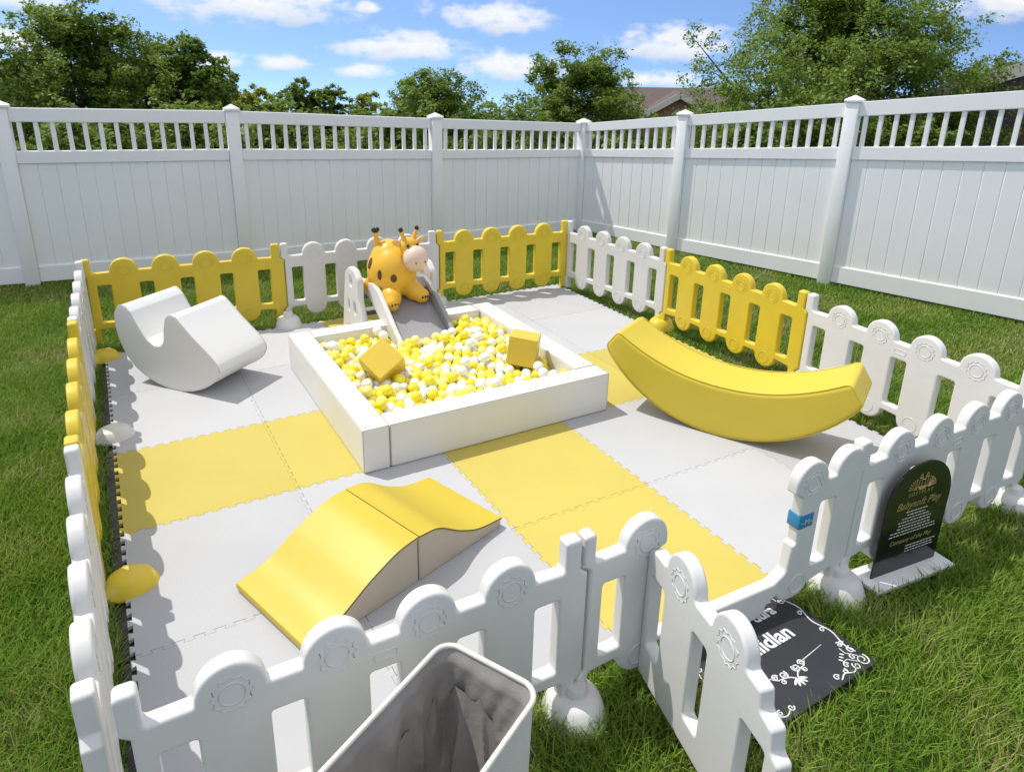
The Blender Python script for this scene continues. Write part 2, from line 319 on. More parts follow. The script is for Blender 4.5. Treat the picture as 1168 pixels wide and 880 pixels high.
# ---------------------------------------------------------------- vinyl privacy fence
posts = [(-2.55,6.66,1.80), (-.57,6.39,1.73), (1.40,6.16,1.685), (3.61,6.05,1.575), (5.74,6.08,1.47), (6.10,4.63,1.65), (6.61,2.89,1.87), (7.13,1.10,2.08), (7.62,-.65,2.15)]
PW = .062
def fence_bay(i, label):
    (x0,y0,h0), (x1,y1,h1) = posts[i], posts[i+1]
    dx, dy = x1-x0, y1-y0; L = math.hypot(dx, dy); rz = math.atan2(dy, dx)
    t = prop(empty('privacy_fence_section', (x0,y0,0), rz), label, 'privacy fence', 'sections of the white privacy fence')
    def H(x): return (h0+(h1-h0)*x/L)-.045
    def rail(name, f0, f1, th):           # sloped rail between height fractions
        me_ = MB(); b_ = me_.b; xs = (PW, L-PW); vs = []
        for x in xs:
            for y in (-th, th):
                for f in (f0, f1): vs.append(b_.verts.new((x, y, H(x)*f)))
        A = vs[:4]; B = vs[4:]
        for q in ((A[0],A[1],A[3],A[2]), (B[0],B[2],B[3],B[1]), (A[0],A[2],B[2],B[0]), (A[1],B[1],B[3],A[3]), (A[0],B[0],B[1],A[1]), (A[2],A[3],B[3],B[2])): b_.faces.new(q)
        bmesh.ops.bevel(b_, geom=list(b_.edges), offset=.006, segments=2, affect='EDGES'); return me_.obj(name, M['vinyl'], t)
    rail('top_rail', .925, 1.0, .028); rail('middle_rail', .70, .768, .03); rail('bottom_rail', .02, .115, .03)
    pm = MB(); n = max(6, round((L-2*PW)/.152)); pl = (L-2*PW)/n
    for k in range(n):
        xa = PW+k*pl+.0025; xb = PW+(k+1)*pl-.0025; vs = []
        for x in (xa, xb):
            for y in (-.013, .013):
                for f in (.10, .715): vs.append(pm.b.verts.new((x, y, H(x)*f)))
        A = vs[:4]; B = vs[4:]; fs = [pm.b.faces.new(q) for q in ((A[0],A[1],A[3],A[2]), (B[0],B[2],B[3],B[1]), (A[0],A[2],B[2],B[0]), (A[1],B[1],B[3],A[3]), (A[0],B[0],B[1],A[1]), (A[2],A[3],B[3],B[2]))]
        es = list({e for f in fs for e in f.edges}); bmesh.ops.bevel(pm.b, geom=es, offset=.0035, segments=1, affect='EDGES')
    vs = [pm.b.verts.new((x, y, H(x)*f)) for x in (PW, L-PW) for y in (-.006, .006) for f in (.10, .715)]; A = vs[:4]; B = vs[4:]
    for q in ((A[0],A[1],A[3],A[2]), (B[0],B[2],B[3],B[1]), (A[0],A[2],B[2],B[0]), (A[1],B[1],B[3],A[3]), (A[0],B[0],B[1],A[1]), (A[2],A[3],B[3],B[2])): pm.b.faces.new(q)
    pm.obj('board_panel', M['vinyl'], t)
    nb_ = max(8, round((L-2*PW)/.13)); sp = (L-2*PW)/nb_
    for k in range(nb_):
        x = PW+(k+.5)*sp; MB().box((x-.019, -.016, H(x)*.76), (x+.019, .016, H(x)*.94), .003, 1).obj('baluster', M['vinyl'], t)
    def post(px, h, ry):
        pb = MB().box((px-PW, -PW, -.05), (px+PW, PW, h-.045), .006).obj('post', M['vinyl'], t); pb.rotation_euler.z = 0
        cb = MB(); a = PW+.013
        cb.box((px-a, -a, h-.045), (px+a, a, h-.018), .004)
        v = [cb.b.verts.new((px+sx*a*.93, sy*a*.93, h-.0185)) for sx, sy in ((-1,-1),(1,-1),(1,1),(-1,1))]; top = cb.b.verts.new((px, 0, h+.022))
        for k in range(4): cb.b.faces.new((v[k], v[(k+1) % 4], top))
        cb.b.faces.new(v[::-1]); cb.obj('post_cap', M['vinyl'], pb)
    post(0 if i < 4 else 0, h0, 0)
    if i == len(posts)-2: post(L, h1, 0)
bl = ['white vinyl fence section at the far left, cut off by the photo edge', 'wide white vinyl fence section in shade under the big tree at left', 'white vinyl fence section behind the giraffe and the white picket panel', 'shaded white vinyl fence section just left of the fence corner', 'short sunlit white vinyl fence section just right of the fence corner', 'sunlit white vinyl fence section below the brick gable and big tree', 'sunlit white vinyl fence section at the right with the grey house behind it', 'white vinyl fence section past the right photo edge']
for i in range(len(posts)-1): fence_bay(i, bl[i])

# ---------------------------------------------------------------- foam mat tiles
T = .8; NT = 11; AMP = .017
mpat = {}
def edge_pts(sign_shift, g):
    """teeth along an edge of length T starting at 0: returns (t, off)"""
    pts = []; p = T/NT
    for k in range(NT):
        c = (k+.5)*p; hw0 = p*.20; hw1 = p*.29
        pts += [(c-hw0-g*.5, 0), (c-hw1-g*.5+.0, 1), (c+hw1+g*.5, 1), (c+hw0+g*.5, 0)]
    return pts
def tile_mesh(name):
    g = .0012; P = []; e = edge_pts(0, 0); p = T/NT
    # bottom edge: teeth go outwards (-y); top edge: notches inwards (teeth of the next tile enter) ; same for left / right
    def add(fn, out):
        for t_, o_ in e:
            if out: dd = -g if False else g; P.append(fn(t_, (AMP-g)*o_ - g*(1-o_)))
            else: P.append(fn(t_ + (0), -(AMP+g)*o_ - g))
    def shrink(seq, out): return seq
    P = []
    def side(out):
        r = []
        for k in range(NT):
            c = (k+.5)*p; a0, a1 = p*.20, p*.29
            d = -g if out else g
            if out: r += [(c-a0-d*0+g, -g), (c-a1+g, AMP-g), (c+a1-g, AMP-g), (c+a0-g, -g)]
            else: r += [(c-a0-g*0, -g), (c-a1, -AMP-g*.5), (c+a1, -AMP-g*.5), (c+a0, -g)] if False else [(c-a0-g*.3, -g), (c-a1-g*.3, AMP*-1-g*0)[:2], (c+a1+g*.3, -AMP), (c+a0+g*.3, -g)]
        return r
    # bottom (y=0, outward -y), teeth out
    P.append((g, g))
    for t_, o_ in side(True): P.append((t_, -o_))
    P.append((T-g, g))
    # right (x=T): sockets of the right tile's teeth (its left edge has teeth out) -> notch inward
    for t_, o_ in side(False): P.append((T+o_, t_))
    P.append((T-g, T-g))
    for t_, o_ in reversed(side(False)): P.append((t_, T+o_))
    P.append((g, T-g))
    for t_, o_ in reversed(side(True)): P.append((-o_, t_))
    b = bmesh.new(); bot = [b.verts.new((x, y, 0)) for x, y in P]; top = [b.verts.new((x, y, .016)) for x, y in P]; n = len(P)
    f = b.faces.new(top); b.faces.new(bot[::-1])
    for i in range(n): b.faces.new((bot[i], bot[(i+1) % n], top[(i+1) % n], top[i]))
    bmesh.ops.recalc_face_normals(b, faces=b.faces)
    bmesh.ops.triangulate(b, faces=[q for q in b.faces if len(q.verts) > 4])
    me = bpy.data.meshes.new(name); b.to_mesh(me); b.free(); return me
mw = tile_mesh('white_tile'); my = tile_mesh('yellow_tile'); mw.materials.append(M['mat_white']); my.materials.append(M['mat_yellow'])
rowtxt = ['front', 'second', 'middle', 'fourth', 'back']; coltxt = ['left', 'second', 'middle', 'fourth', 'right']
for i in range(5):
    for j in range(5):
        yel = (i == 2 or j == 2)
        o = bpy.data.objects.new('foam_tile', my if yel else mw); COL.objects.link(o); o.location = (i*T, j*T, .028)
        prop(o, '%s foam puzzle tile, %s row from the front, %s column from the left' % ('yellow' if yel else 'white', rowtxt[j], coltxt[i]), 'foam tile', 'interlocking foam floor tiles')

for j in range(5):
    o = MB().box((-.062, j*T+.004, .012), (.004, (j+1)*T-.004, .0265), .002, 1).obj('edge_strip', M['black'])
    prop(o, 'black foam edging under the tile teeth on the left side, %s row from the front' % rowtxt[j], 'edge strip', 'black edging strips of the mat')
# ---------------------------------------------------------------- picket play fence panels
LP = 1.36; HP = .71; PWD = .085; WN = .0915; PK = .183; TH = .052
def knob(cx, top=True, n=16, r=.0915):
    pts = []
    for k in range(n+1):
        a = PI-PI*k/n if top else -PI*k/n
        if top: pts.append((cx+r*math.cos(a), .606+.094*math.sin(a)))
        else: pts.append((cx+r*.96*math.cos(a), .168+.088*math.sin(a)))
    return pts
cent = [PWD+WN+PK/2+k*(PK+WN) for k in range(4)]
def panel_outline(L=LP):
    g = .004; P = [(g, .05), (g, .15), (.026+g, .17), (.026+g, .575), (g, .595), (g, HP), (.062, HP), (.062, .602)]; R_ = [.006,.01,.012,.012,.01,.016,.016,.014]
    for c in cent:
        k = knob(c); P += k; R_ += [.008]+[0]*(len(k)-2)+[.008]
    P += [(L-.068, .602), (L-.068, HP), (L-.006, HP), (L-.006, .595), (L+.022, .575), (L+.022, .17), (L-.006, .15), (L-.006, .05), (L-.062, .05), (L-.062, .158)]; R_ += [.014,.012,.012,.01,.012,.012,.01,.006,.006,.014]
    for c in reversed(cent):
        k = knob(c, False); P += k; R_ += [.008]+[0]*(len(k)-2)+[.008]
    P += [(.062, .158), (.062, .05)]; R_ += [.014,.006]
    return fillet(P, R_)
def window(x0, x1, z0=.215, z1=.505, r=.012): return fillet([(x0, z0), (x0, z1), (x1, z1), (x1, z0)], r)
wx = [(PWD+k*(PK+WN), PWD+k*(PK+WN)+WN) for k in range(5)]
panel_me = slab('panel_body', [panel_outline()] + [window(a, b_) for a, b_ in wx], TH, .011, 3, 50)
def sun_mesh(r=.05, rays=True):
    m_ = MB()
    for sy in (-1, 1):
        y = sy*(TH/2); m_.tube([(r*.66*math.cos(2*PI*k/28), y, r*.66*math.sin(2*PI*k/28)) for k in range(28)], .0022, 6, True)
        if rays:
            pts = []
            for k in range(12):
                a = 2*PI*k/12
                for q in range(4):
                    aa = a+q/4*2*PI/12; rr = r*(.92+.16*abs(1-q/2.)**1.3); pts.append((rr*math.cos(aa), y, rr*math.sin(aa)))
            m_.tube(pts, .0019, 5, True)
    return m_.mesh('sun_emblem', 60)
sun_me = sun_mesh(); disc_me = sun_mesh(.062, False)
slot = MB()
for sy in (-1, 1): slot.tube([(x, sy*TH/2, z) for x, z in fillet([(-.034, -.013), (.034, -.013), (.034, .013), (-.034, .013)], .008)], .0022, 6, True)
slot_me = slot.mesh('handle_plate', 60)
def emblems(t, cs, m, zt=.61, zb=.155):
    for c in cs:
        for nme, me_, z in (('sun_emblem', sun_me, zt), ('round_emblem', disc_me, zb)):
            o = bpy.data.objects.new(nme, me_); link(o, t); o.location = (c, 0, z)
            o.material_slots[0].link = 'OBJECT'; o.material_slots[0].material = m
for me_ in (panel_me, sun_me, disc_me, slot_me): me_.materials.clear(); me_.materials.append(None)
def panel_proto(m):
    t = empty('picket_panel'); o = bpy.data.objects.new('panel_body', panel_me); link(o, t); o.material_slots[0].link = 'OBJECT'; o.material_slots[0].material = m; wn(o)
    emblems(t, cent, m)
    o = bpy.data.objects.new('handle_plate', slot_me); link(o, t); o.location = (LP/2, 0, .555); o.material_slots[0].link = 'OBJECT'; o.material_slots[0].material = m
    return t
protoW = panel_proto(M['white_plastic']); protoY = panel_proto(M['yellow_plastic']); used = {}
def panel(p0, p1, colr, label, z=0):
    src = protoW if colr == 'w' else protoY
    t = copy_tree(src) if colr in used else src; used[colr] = 1
    dx, dy = p1[0]-p0[0], p1[1]-p0[1]; L = math.hypot(dx, dy)
    t.location = (p0[0], p0[1], z); t.rotation_euler = (0, 0, math.atan2(dy, dx)); t.scale = (L/LP, 1, 1)
    prop(t, label, 'picket panel', 'picket panels of the play fence'); return t
BL = (-.085, 4.25); BR = (4.02, 3.90); FL = (-.07, -.06)
def lp(a, b_, t): return (a[0]+(b_[0]-a[0])*t, a[1]+(b_[1]-a[1])*t)
b1 = (1.335, 4.14); b2 = (2.68, 4.03)
panel(BL, b1, 'y', 'yellow picket panel in the back left corner, behind the white rocker')
panel(b1, b2, 'w', 'white picket panel behind the giraffe and the slide')
panel(b2, BR, 'y', 'yellow picket panel of the back row, between the slide and the back right corner')
l1 = (-.115, 2.82); l2 = (-.105, 1.26)
panel(BL, l1, 'w', 'white picket panel beside the rocker, farthest of the left side')
panel(l1, l2, 'y', 'yellow picket panel in the middle of the left side')
panel(l2, FL, 'w', 'white picket panel nearest the camera on the left side')
r1 = (4.12, 2.62); r2 = (4.13, 1.27); FR = (4.02, -.14)
panel(BR, r1, 'w', 'white picket panel farthest back on the right side')
panel(r1, r2, 'y', 'yellow picket panel on the right side behind the banana')
panel(r2, FR, 'w', 'white picket panel nearest the camera on the right side')
f1 = (1.285, -.105); f2 = (2.60, -.145)
panel((-.02, -.075), f1, 'w', 'white picket panel in front of the yellow ramp, next to the laundry hamper')
panel(f2, (3.95, -.175), 'w', 'white picket panel behind the black arched sign')

# gate panel (doorway with an open leaf)
LG = math.hypot(f2[0]-f1[0], f2[1]-f1[1])
gp = prop(empty('gate_panel', (f1[0], f1[1], 0), math.atan2(f2[1]-f1[1], f2[0]-f1[0])), 'white gate panel with its leaf swung open over the grass', 'gate panel')
def arc(cx, cz, r, a0, a1, n=12, rz_=None): return [(cx+r*math.cos(a0+(a1-a0)*k/n), cz+(rz_ or r)*math.sin(a0+(a1-a0)*k/n)) for k in range(n+1)]
g = .004; jl = .255; jr = 1.05            # jamb centres
P = [(g, .05), (g, .15), (.026+g, .17), (.026+g, .575), (g, .595), (g, HP), (.05, HP), (.05, .602)]; Rr = [.006,.01,.012,.012,.01,.014,.014,.014]
k = arc(jl, .606, .088, PI, 0, 14, .094); P += k; Rr += [.008]+[0]*(len(k)-2)+[.004]
P += [(jl+.088, .578), (jl+.058, .565), (jl+.058, .18), (jl+.085, .19)]; Rr += [.012,.012,.02,.01]
P += [(jr-.13, .19), (jr-.07, .225), (jr-.058, .34), (jr-.04, .35), (jr-.045, .55), (jr-.088, .58)]; Rr += [.02,.03,.01,.01,.01,.01]
k = arc(jr, .606, .088, PI, 0, 14, .094); P += k; Rr += [.006]+[0]*(len(k)-2)+[.008]
kc = LG-.045
k = arc(kc, .606, .085, PI, 0, 14, .094); P += k; Rr += [.008]+[0]*(len(k)-2)+[.008]
P += [(LG+.03, .575), (LG+.022, .17), (LG-.006, .15), (LG-.006, .05), (LG-.062, .05), (LG-.062, .158)]; Rr += [.01,.012,.01,.006,.006,.014]
for c in (jr-.02, (jl+jr)/2+.17, (jl+jr)/2-.12, jl):
    rr_ = .088 if c in (jr-.02, jl) else .075; zc = .168 if c == jl else .10
    if c == jr-.02: zc = .13
    k = arc(c, zc, rr_*.95, 0, -PI, 12, .05 if zc < .15 else .088)
    P += k; Rr += [.008]+[0]*(len(k)-2)+[.008]
P += [(.05, .158), (.05, .05)]; Rr += [.014,.006]
gm = slab('gate_frame', [fillet(P, Rr), window(PWD, jl-.082), window(jr+.066, kc-.07)], TH, .011, 3, 50)
wn(mobj('gate_frame', gm, M['white_plastic'], gp)); emblems(gp, [jl, jr], M['white_plastic'], zb=.15)
tb = MB().box((jr-.049, -TH/2-.0025, .415), (jr+.03, TH/2+.0025, .475), .003).obj('blue_tape', M['blue'], gp)
tm = text_mesh('~M~', .035, .0004); mobj('tape_marks', tm, M['small_white'], tb, (jr-.005, -TH/2-.0032, .43), (PI/2, 0, 0))
# leaf
la = math.atan2(-.70, -.17)
leaf = empty('gate_leaf'); leaf.parent = gp; leaf.location = (.285, -.03, .0); leaf.rotation_euler = (0, 0, la-gp.rotation_euler.z)
k1, k2 = .20, .455; LL = .70
P = [(.0, .075), (.0, .575), (.03, .60), (.10, .602)]; Rr = [.01,.02,.01,0]
for c in (k1, k2):
    k = arc(c, .606, .083, PI, 0, 14, .092); P += k; Rr += [.012]+[0]*(len(k)-2)+[.012]
P += [(.60, .602), (.61, .545), (.66, .535), (.67, .47), (LL, .46), (LL, .37), (.672, .35), (.672, .10), (LL-.06, .075)]; Rr += [.012,.012,.014,.012,.014,.012,.01,.01,.01]
lm = slab('leaf_body', [fillet(P, Rr), window(.035, k1-.083), window(k1+.09, k2-.09, .18, .505), window(k2+.09, .645, .18, .45)], .048, .010, 3, 50)
wn(mobj('leaf_body', lm, M['white_plastic'], leaf))
for c in (k1, k2):
    o = bpy.data.objects.new('leaf_emblem', sun_me); link(o, leaf); o.location = (c, 0, .60); o.scale = (.95, .92, .95); o.material_slots[0].link = 'OBJECT'; o.material_slots[0].material = M['white_plastic']

# fence feet
foot_prof = [(0, .10), (.045, .099), (.066, .094), (.082, .080), (.096, .045), (.107, .018), (.109, .008), (.106, 0), (0, 0)]
fm = MB().lathe(foot_prof, 32, sx=.88, sy=1.02).mesh('foot_base', 40); fm2 = MB().lathe([(0,.13),(.028,.13),(.034,.122),(.038,.07),(.038,.06),(0,.06)], 20).mesh('foot_socket', 40)
fm.materials.append(None); fm2.materials.append(None)
def foot(x, y, rz, m, label, z=.0, sy=1.0, socket=True):
    t = empty('fence_foot', (x, y, z), rz); t.scale = (1.15, 1.12*sy, 1.05) if socket else (1, sy, .72); prop(t, label, 'fence foot', 'feet holding the play fence')
    for nme, me_ in (('foot_base', fm), ('foot_socket', fm2)):
        if nme == 'foot_socket' and not socket: continue
        o = bpy.data.objects.new(nme, me_); link(o, t); o.material_slots[0].link = 'OBJECT'; o.material_slots[0].material = m
W_, Y_ = M['white_plastic'], M['yellow_plastic']
foot(-.02, 3.93, PI/2, Y_, 'yellow fence foot behind the rocker at the back left corner', .03, socket=False)
foot(.0, 2.62, PI/2, W_, 'white fence foot on the left side in front of the rocker', .03, socket=False)
foot(.01, 1.22, PI/2, Y_, 'yellow fence foot on the left side nearest the camera', .03, socket=False)
foot(1.335, 4.02, 0, W_, 'white fence foot beneath the back row, left of the ball pit', .02)
foot(2.68, 4.02, 0, W_, 'white fence foot beneath the back row, right of the slide', .0)
foot(4.12, 2.62, PI/2, Y_, 'yellow fence foot behind the tip of the banana', .0)
foot(1.285, -.13, 0, W_, 'round white fence foot on the grass between hamper and gate', .0)
foot(2.60, -.17, 0, W_, 'white fence foot on the grass at the left end of the arched sign', .0)
foot(3.92, -.20, 0, W_, 'white fence foot on the grass at the front right corner', .0)
foot(4.13, 1.27, PI/2, W_, 'white fence foot under the right side, behind the banana', .0)

# ---------------------------------------------------------------- ball pit
FZ = .044
pit = prop(empty('ball_pit', (1.13, 1.56, FZ)), 'square white padded ball pit in the middle of the mat', 'ball pit')
PX, PY, PH, WT = 1.60, 1.58, .256, .15
def pad(name, lo, hi):
    m_ = MB().box(lo, hi, .014, 3)
    return wn(m_.obj(name, M['leather_cream'], pit, ang=60))
def pipe_rect(parent, pts): MB().tube(pts, .0028, 6, True).obj('piping', M['cream_seam'], parent)
w1 = pad('pit_wall', (0, 0, 0), (WT, PY, PH)); w2 = pad('pit_wall', (WT+.003, 0, 0), (PX, WT, PH)); w3 = pad('pit_wall', (PX-WT, WT+.003, 0), (PX, PY, PH)); w4 = pad('pit_wall', (WT+.003, PY-WT, 0), (PX-WT-.003, PY, PH))
for wl, (x0,y0,x1,y1) in ((w1,(0,0,WT,PY)), (w2,(WT+.003,0,PX,WT)), (w3,(PX-WT,WT+.003,PX,PY)), (w4,(WT+.003,PY-WT,PX-WT-.003,PY))):
    i_ = .004; pipe_rect(wl, [(x0+i_,y0+i_,PH-.004),(x1-i_,y0+i_,PH-.004),(x1-i_,y1-i_,PH-.004),(x0+i_,y1-i_,PH-.004)])
    for cx_, cy_ in ((x0,y0),(x1,y0)):
        MB().tube([(cx_+(i_ if cx_ == x0 else -i_), cy_+i_, .012), (cx_+(i_ if cx_ == x0 else -i_), cy_+i_, PH-.006)], .0026, 6).obj('piping', M['cream_seam'], wl)
MB().box((WT, WT, 0), (PX-WT, PY-WT, .02)).obj('pit_floor', M['leather_cream'], pit)
# balls
BRD = .0345
bx0, bx1, by0, by1 = 1.13+WT+BRD, 1.13+PX-WT-BRD, 1.56+WT+BRD, 1.56+PY-WT-BRD
pts = []
dxh = BRD*1.93; row = 0; y = by0
def blocked(x, y): return (1.80-BRD < x < 2.27+BRD and y > 2.73) 
while y < by1+.001:
    x = bx0+(dxh/2 if row % 2 else 0)
    while x < bx1+.001:
        if not blocked(x, y):
            hz = .158+.045*((y-by0)/(by1-by0))+.012*math.sin(5*x+3*y)
            pts.append((x+random.uniform(-.010,.010), y+random.uniform(-.010,.010), FZ+hz+random.uniform(-.016,.020)))
        x += dxh
    y += dxh*.87; row += 1
pts = [(min(max(p[0], bx0), bx1), min(max(p[1], by0), by1), p[2]) for p in pts]
# a few balls lying on top of the layer
P2 = []
for _ in range(60):
    x, y = random.uniform(bx0, bx1), random.uniform(by0, by1)
    if not blocked(x, y) and all((x-a)**2+(y-b_)**2 > (.085)**2 for a, b_, c in P2): P2.append((x, y, FZ+.158+.045*((y-by0)/(by1-by0))+.055))
allp = P2+pts; allp.sort(key=lambda p: (p[0]-CAMP[0])**2+(p[1]-CAMP[1])**2-.0*p[2])
bm_ = {}
def ball_me(key):
    m_ = MB().ball((0,0,0), BRD, 20, 12).mesh('ball', 80); m_.materials.append(M[key]); return m_
bmY, bmC, bmW = ball_me('ball_yellow'), ball_me('ball_clear'), ball_me('ball_white')
yl = dict(label='glossy yellow plastic ball lying among the others in the ball pit', g='yellow balls in the ball pit'); wl_ = dict(label='glossy white plastic ball lying among the yellow ones in the ball pit', g='white balls in the ball pit'); cl_ = dict(label='pale translucent yellow plastic ball lying in the ball pit', g='pale yellow balls in the ball pit')
nY = 0; rest = []
for i, p in enumerate(allp):
    r = random.random(); k_ = 0 if r < .42 else (1 if r < .60 else 2)
    if i >= 300: rest.append((p, k_)); continue
    me_ = (bmY, bmC, bmW)[k_]; inf = (yl, cl_, wl_)[k_]
    o = bpy.data.objects.new('pit_ball', me_); COL.objects.link(o); o.location = p; o.rotation_euler = (random.random()*6, random.random()*6, 0)
    prop(o, inf['label'], 'ball', inf['g'])
# the balls at the back of the pit and the lower layer: one mesh
tpl = MB().ball((0,0,0), BRD, 16, 10).mesh('tpl', 80); nv_ = len(tpl.vertices); tv = np.zeros(nv_*3); tpl.vertices.foreach_get('co', tv); tv = tv.reshape(-1,3); tf = [tuple(p.vertices) for p in tpl.polygons]
lay = [(p, k_) for p, k_ in rest]+[((x+BRD, min(y+BRD*.6, by1), z-BRD), random.choice((0, 0, 2))) for x, y, z in pts]
me_ = bpy.data.meshes.new('balls'); me_.from_pydata(np.concatenate([tv+np.array(p) for p, k_ in lay]).tolist(), [], [tuple(v+q*nv_ for v in f) for q in range(len(lay)) for f in tf])
fm_ = [k_ for p, k_ in lay for f in tf]; smooth(me_, 80)
bo_ = mobj('balls', me_, M['ball_yellow']); me_.materials.append(M['ball_clear']); me_.materials.append(M['ball_white'])
me_.polygons.foreach_set('material_index', fm_)
prop(bo_, 'yellow and white plastic balls filling the back and bottom of the ball pit', 'balls', kind='stuff')
# two foam blocks
def block(c, s, rot, label):
    t = empty('foam_block', c); t.rotation_euler = rot; prop(t, label, 'foam block', 'yellow foam cubes in the ball pit')
    h = s/2; wn(MB().box((-h,-h,-h), (h,h,h), .007, 3).obj('cube_cover', M['block_yellow'], t, ang=60))
    for z in (-h+.003, h-.003): MB().tube([(-h+.003,-h+.003,z),(h-.003,-h+.003,z),(h-.003,h-.003,z),(-h+.003,h-.003,z)], .0024, 6, True).obj('seam_piping', M['block_yellow'], t)
block((1.51, 2.27, .33), .20, (math.radians(35), math.radians(30), math.radians(-62)), 'tilted yellow foam cube at the left of the ball pit')
block((2.42, 2.08, .335), .19, (math.radians(6), math.radians(5), math.radians(50)), 'yellow foam cube at the right of the ball pit, resting on the balls')

# ---------------------------------------------------------------- slide
sl = prop(empty('toddler_slide', (0, 0, 0)), 'small grey and white slide running down into the ball pit', 'slide')
prof = [(2.74, .215), (2.80, .225), (2.90, .265), (3.28, .445), (3.38, .47), (3.66, .47)]
def chute():
    b_ = bmesh.new(); pr = []
    pp = fillet([(p[0], p[1]) for p in prof]+[(3.66, .44), (3.36, .44), (3.2, .385), (2.90, .235), (2.74, .19)], [0,.1,.15,.08,.03,0,0,.03,.1,.1,0])
    for x in (1.845, 2.225): pr.append([b_.verts.new((x, y, z)) for y, z in pp])
    n = len(pp); b_.faces.new(pr[0]); b_.faces.new(pr[1][::-1])
    for i in range(n): b_.faces.new((pr[0][i], pr[0][(i+1) % n], pr[1][(i+1) % n], pr[1][i]))
    bmesh.ops.recalc_face_normals(b_, faces=b_.faces); bmesh.ops.triangulate(b_, faces=[f for f in b_.faces if len(f.verts) > 4]); me_ = bpy.data.meshes.new('chute'); b_.to_mesh(me_); b_.free(); return smooth(me_, 30)
mobj('chute', chute(), M['slide_grey'], sl)
def side_loop():
    return fillet([(2.72, .17), (2.72, .235), (2.88, .33), (3.16, .515), (3.28, .545), (3.37, .52), (3.66, .50), (3.70, .48), (3.70, .42), (3.34, .40), (3.10, .28), (2.90, .20)], [.02,.03,.1,.08,.05,.02,.03,.03,.03,.1,.1,.03])
for x, mm_, nme in ((1.825, 'slide_white', 'chute_rail'), (2.245, 'slide_grey', 'chute_rail')):
    me_ = slab('rail', [side_loop()], .036, .011, 2, 45); me_.transform(Matrix(((0,-1,0,x),(1,0,0,0),(0,0,1,0),(0,0,0,1)))); wn(mobj(nme, me_, M[mm_], sl))
frame_loop = fillet([(3.20, .0), (3.22, .25), (3.30, .40), (3.30, .56), (3.38, .62), (3.50, .62), (3.60, .56), (3.66, .35), (3.74, .0), (3.64, 0), (3.56, .14), (3.36, .14), (3.30, 0)], [.02,.1,.05,.06,.06,.06,.08,.1,.02,.02,.05,.05,.02])
holes = [arc(3.47, .51, .035, 0, 2*PI*15/16, 15, .045), arc(3.40, .31, .03, 0, 2*PI*15/16, 15, .055), arc(3.54, .30, .022, 0, 2*PI*15/16, 15, .05)]
for x in (1.735, 2.335):
    me_ = slab('side', [frame_loop]+holes, .05, .012, 2, 45); me_.transform(Matrix(((0,-1,0,x),(1,0,0,0),(0,0,1,FZ-.14),(0,0,0,1)))); me_.transform(Matrix.Translation((0,.02,.10))); wn(mobj('side_frame', me_, M['slide_white'], sl))
for z, y in ((.16, 3.72), (.32, 3.68)): MB().box((1.76, y-.09, z), (2.31, y+.03, z+.035), .01).obj('step', M['slide_grey'], sl)

# ---------------------------------------------------------------- giraffe bouncer
gi = prop(empty('giraffe_bouncer', (1.985, 3.29, .45), math.radians(6)), 'orange yellow inflatable giraffe hopper with brown spots sitting on the slide', 'ride-on toy'); gi.scale = (.92, .95, 1.0)
def meta_mesh(name, balls, res=.022, thr=.6):
    mb_ = bpy.data.metaballs.new(name); mb_.resolution = res; mb_.render_resolution = res; mb_.threshold = thr
    for c, r, s in balls:
        e = mb_.elements.new(type='ELLIPSOID'); e.co = c; e.radius = 1; e.size_x = r*s[0]; e.size_y = r*s[1]; e.size_z = r*s[2]; e.stiffness = 2
        if len(s) > 3: e.rotation = s[3]
    o = bpy.data.objects.new(name+'m', mb_); COL.objects.link(o); bpy.context.view_layer.update()
    me_ = bpy.data.meshes.new_from_object(o.evaluated_get(bpy.context.evaluated_depsgraph_get())); bpy.data.objects.remove(o); bpy.data.metaballs.remove(mb_); return smooth(me_, 80)
# body by smooth union of volumes, sampled on rays would be overkill: skin of joined spheres, remeshed
def blend(name, parts, vox=.012, sm=8):
    m_ = MB()
    for c, r, sc, rot in parts: m_.ball(c, r, 32, 20, sc, rot)
    me_ = m_.mesh(name, 80); o = bpy.data.objects.new('tmp', me_); COL.objects.link(o)
    md = o.modifiers.new('r', 'REMESH'); md.mode = 'VOXEL'; md.voxel_size = vox; md.use_smooth_shade = True
    md = o.modifiers.new('s', 'SMOOTH'); md.factor = .5; md.iterations = sm
    bpy.context.view_layer.update(); e = bpy.data.meshes.new_from_object(o.evaluated_get(bpy.context.evaluated_depsgraph_get())); bpy.data.objects.remove(o); e.name = name
    return smooth(e, 80)
E = lambda x, y, z: Matrix.Rotation(z, 3, 'Z') @ Matrix.Rotation(y, 3, 'Y') @ Matrix.Rotation(x, 3, 'X')
body = [((0, .02, .165), .20, (1.0, 1.08, 1.06), None), ((-.01, .04, .24), .155, (1.0, 1.0, 1.05), None),
        ((.07, -.07, .22), .09, (1, 1, 1.2), E(0, .3, 0)), ((.09, -.10, .30), .07, (1, 1, 1.2), None),
        ((-.10, -.15, .01), .078, (1, 1.25, 1), E(.3, 0, 0)), ((-.125, -.20, -.025), .062, (1.0, 1.1, 1.0), None),
        ((.12, -.12, .02), .075, (1.1, 1.2, 1), E(.3, 0, 0)), ((.165, -.175, -.015), .062, (1.1, 1.0, .95), None),
        ((-.13, .13, .04), .07, (1, 1, 1), None), ((.13, .13, .04), .07, (1, 1, 1), None)]
gb = blend('giraffe_body', body); mobj('giraffe_body', gb, M['giraffe'], gi)
MB().ball((.105, -.19, .285), .10, 28, 18, (1.05, .95, 1.0)).obj('muzzle', M['muzzle'], gi, ang=80)
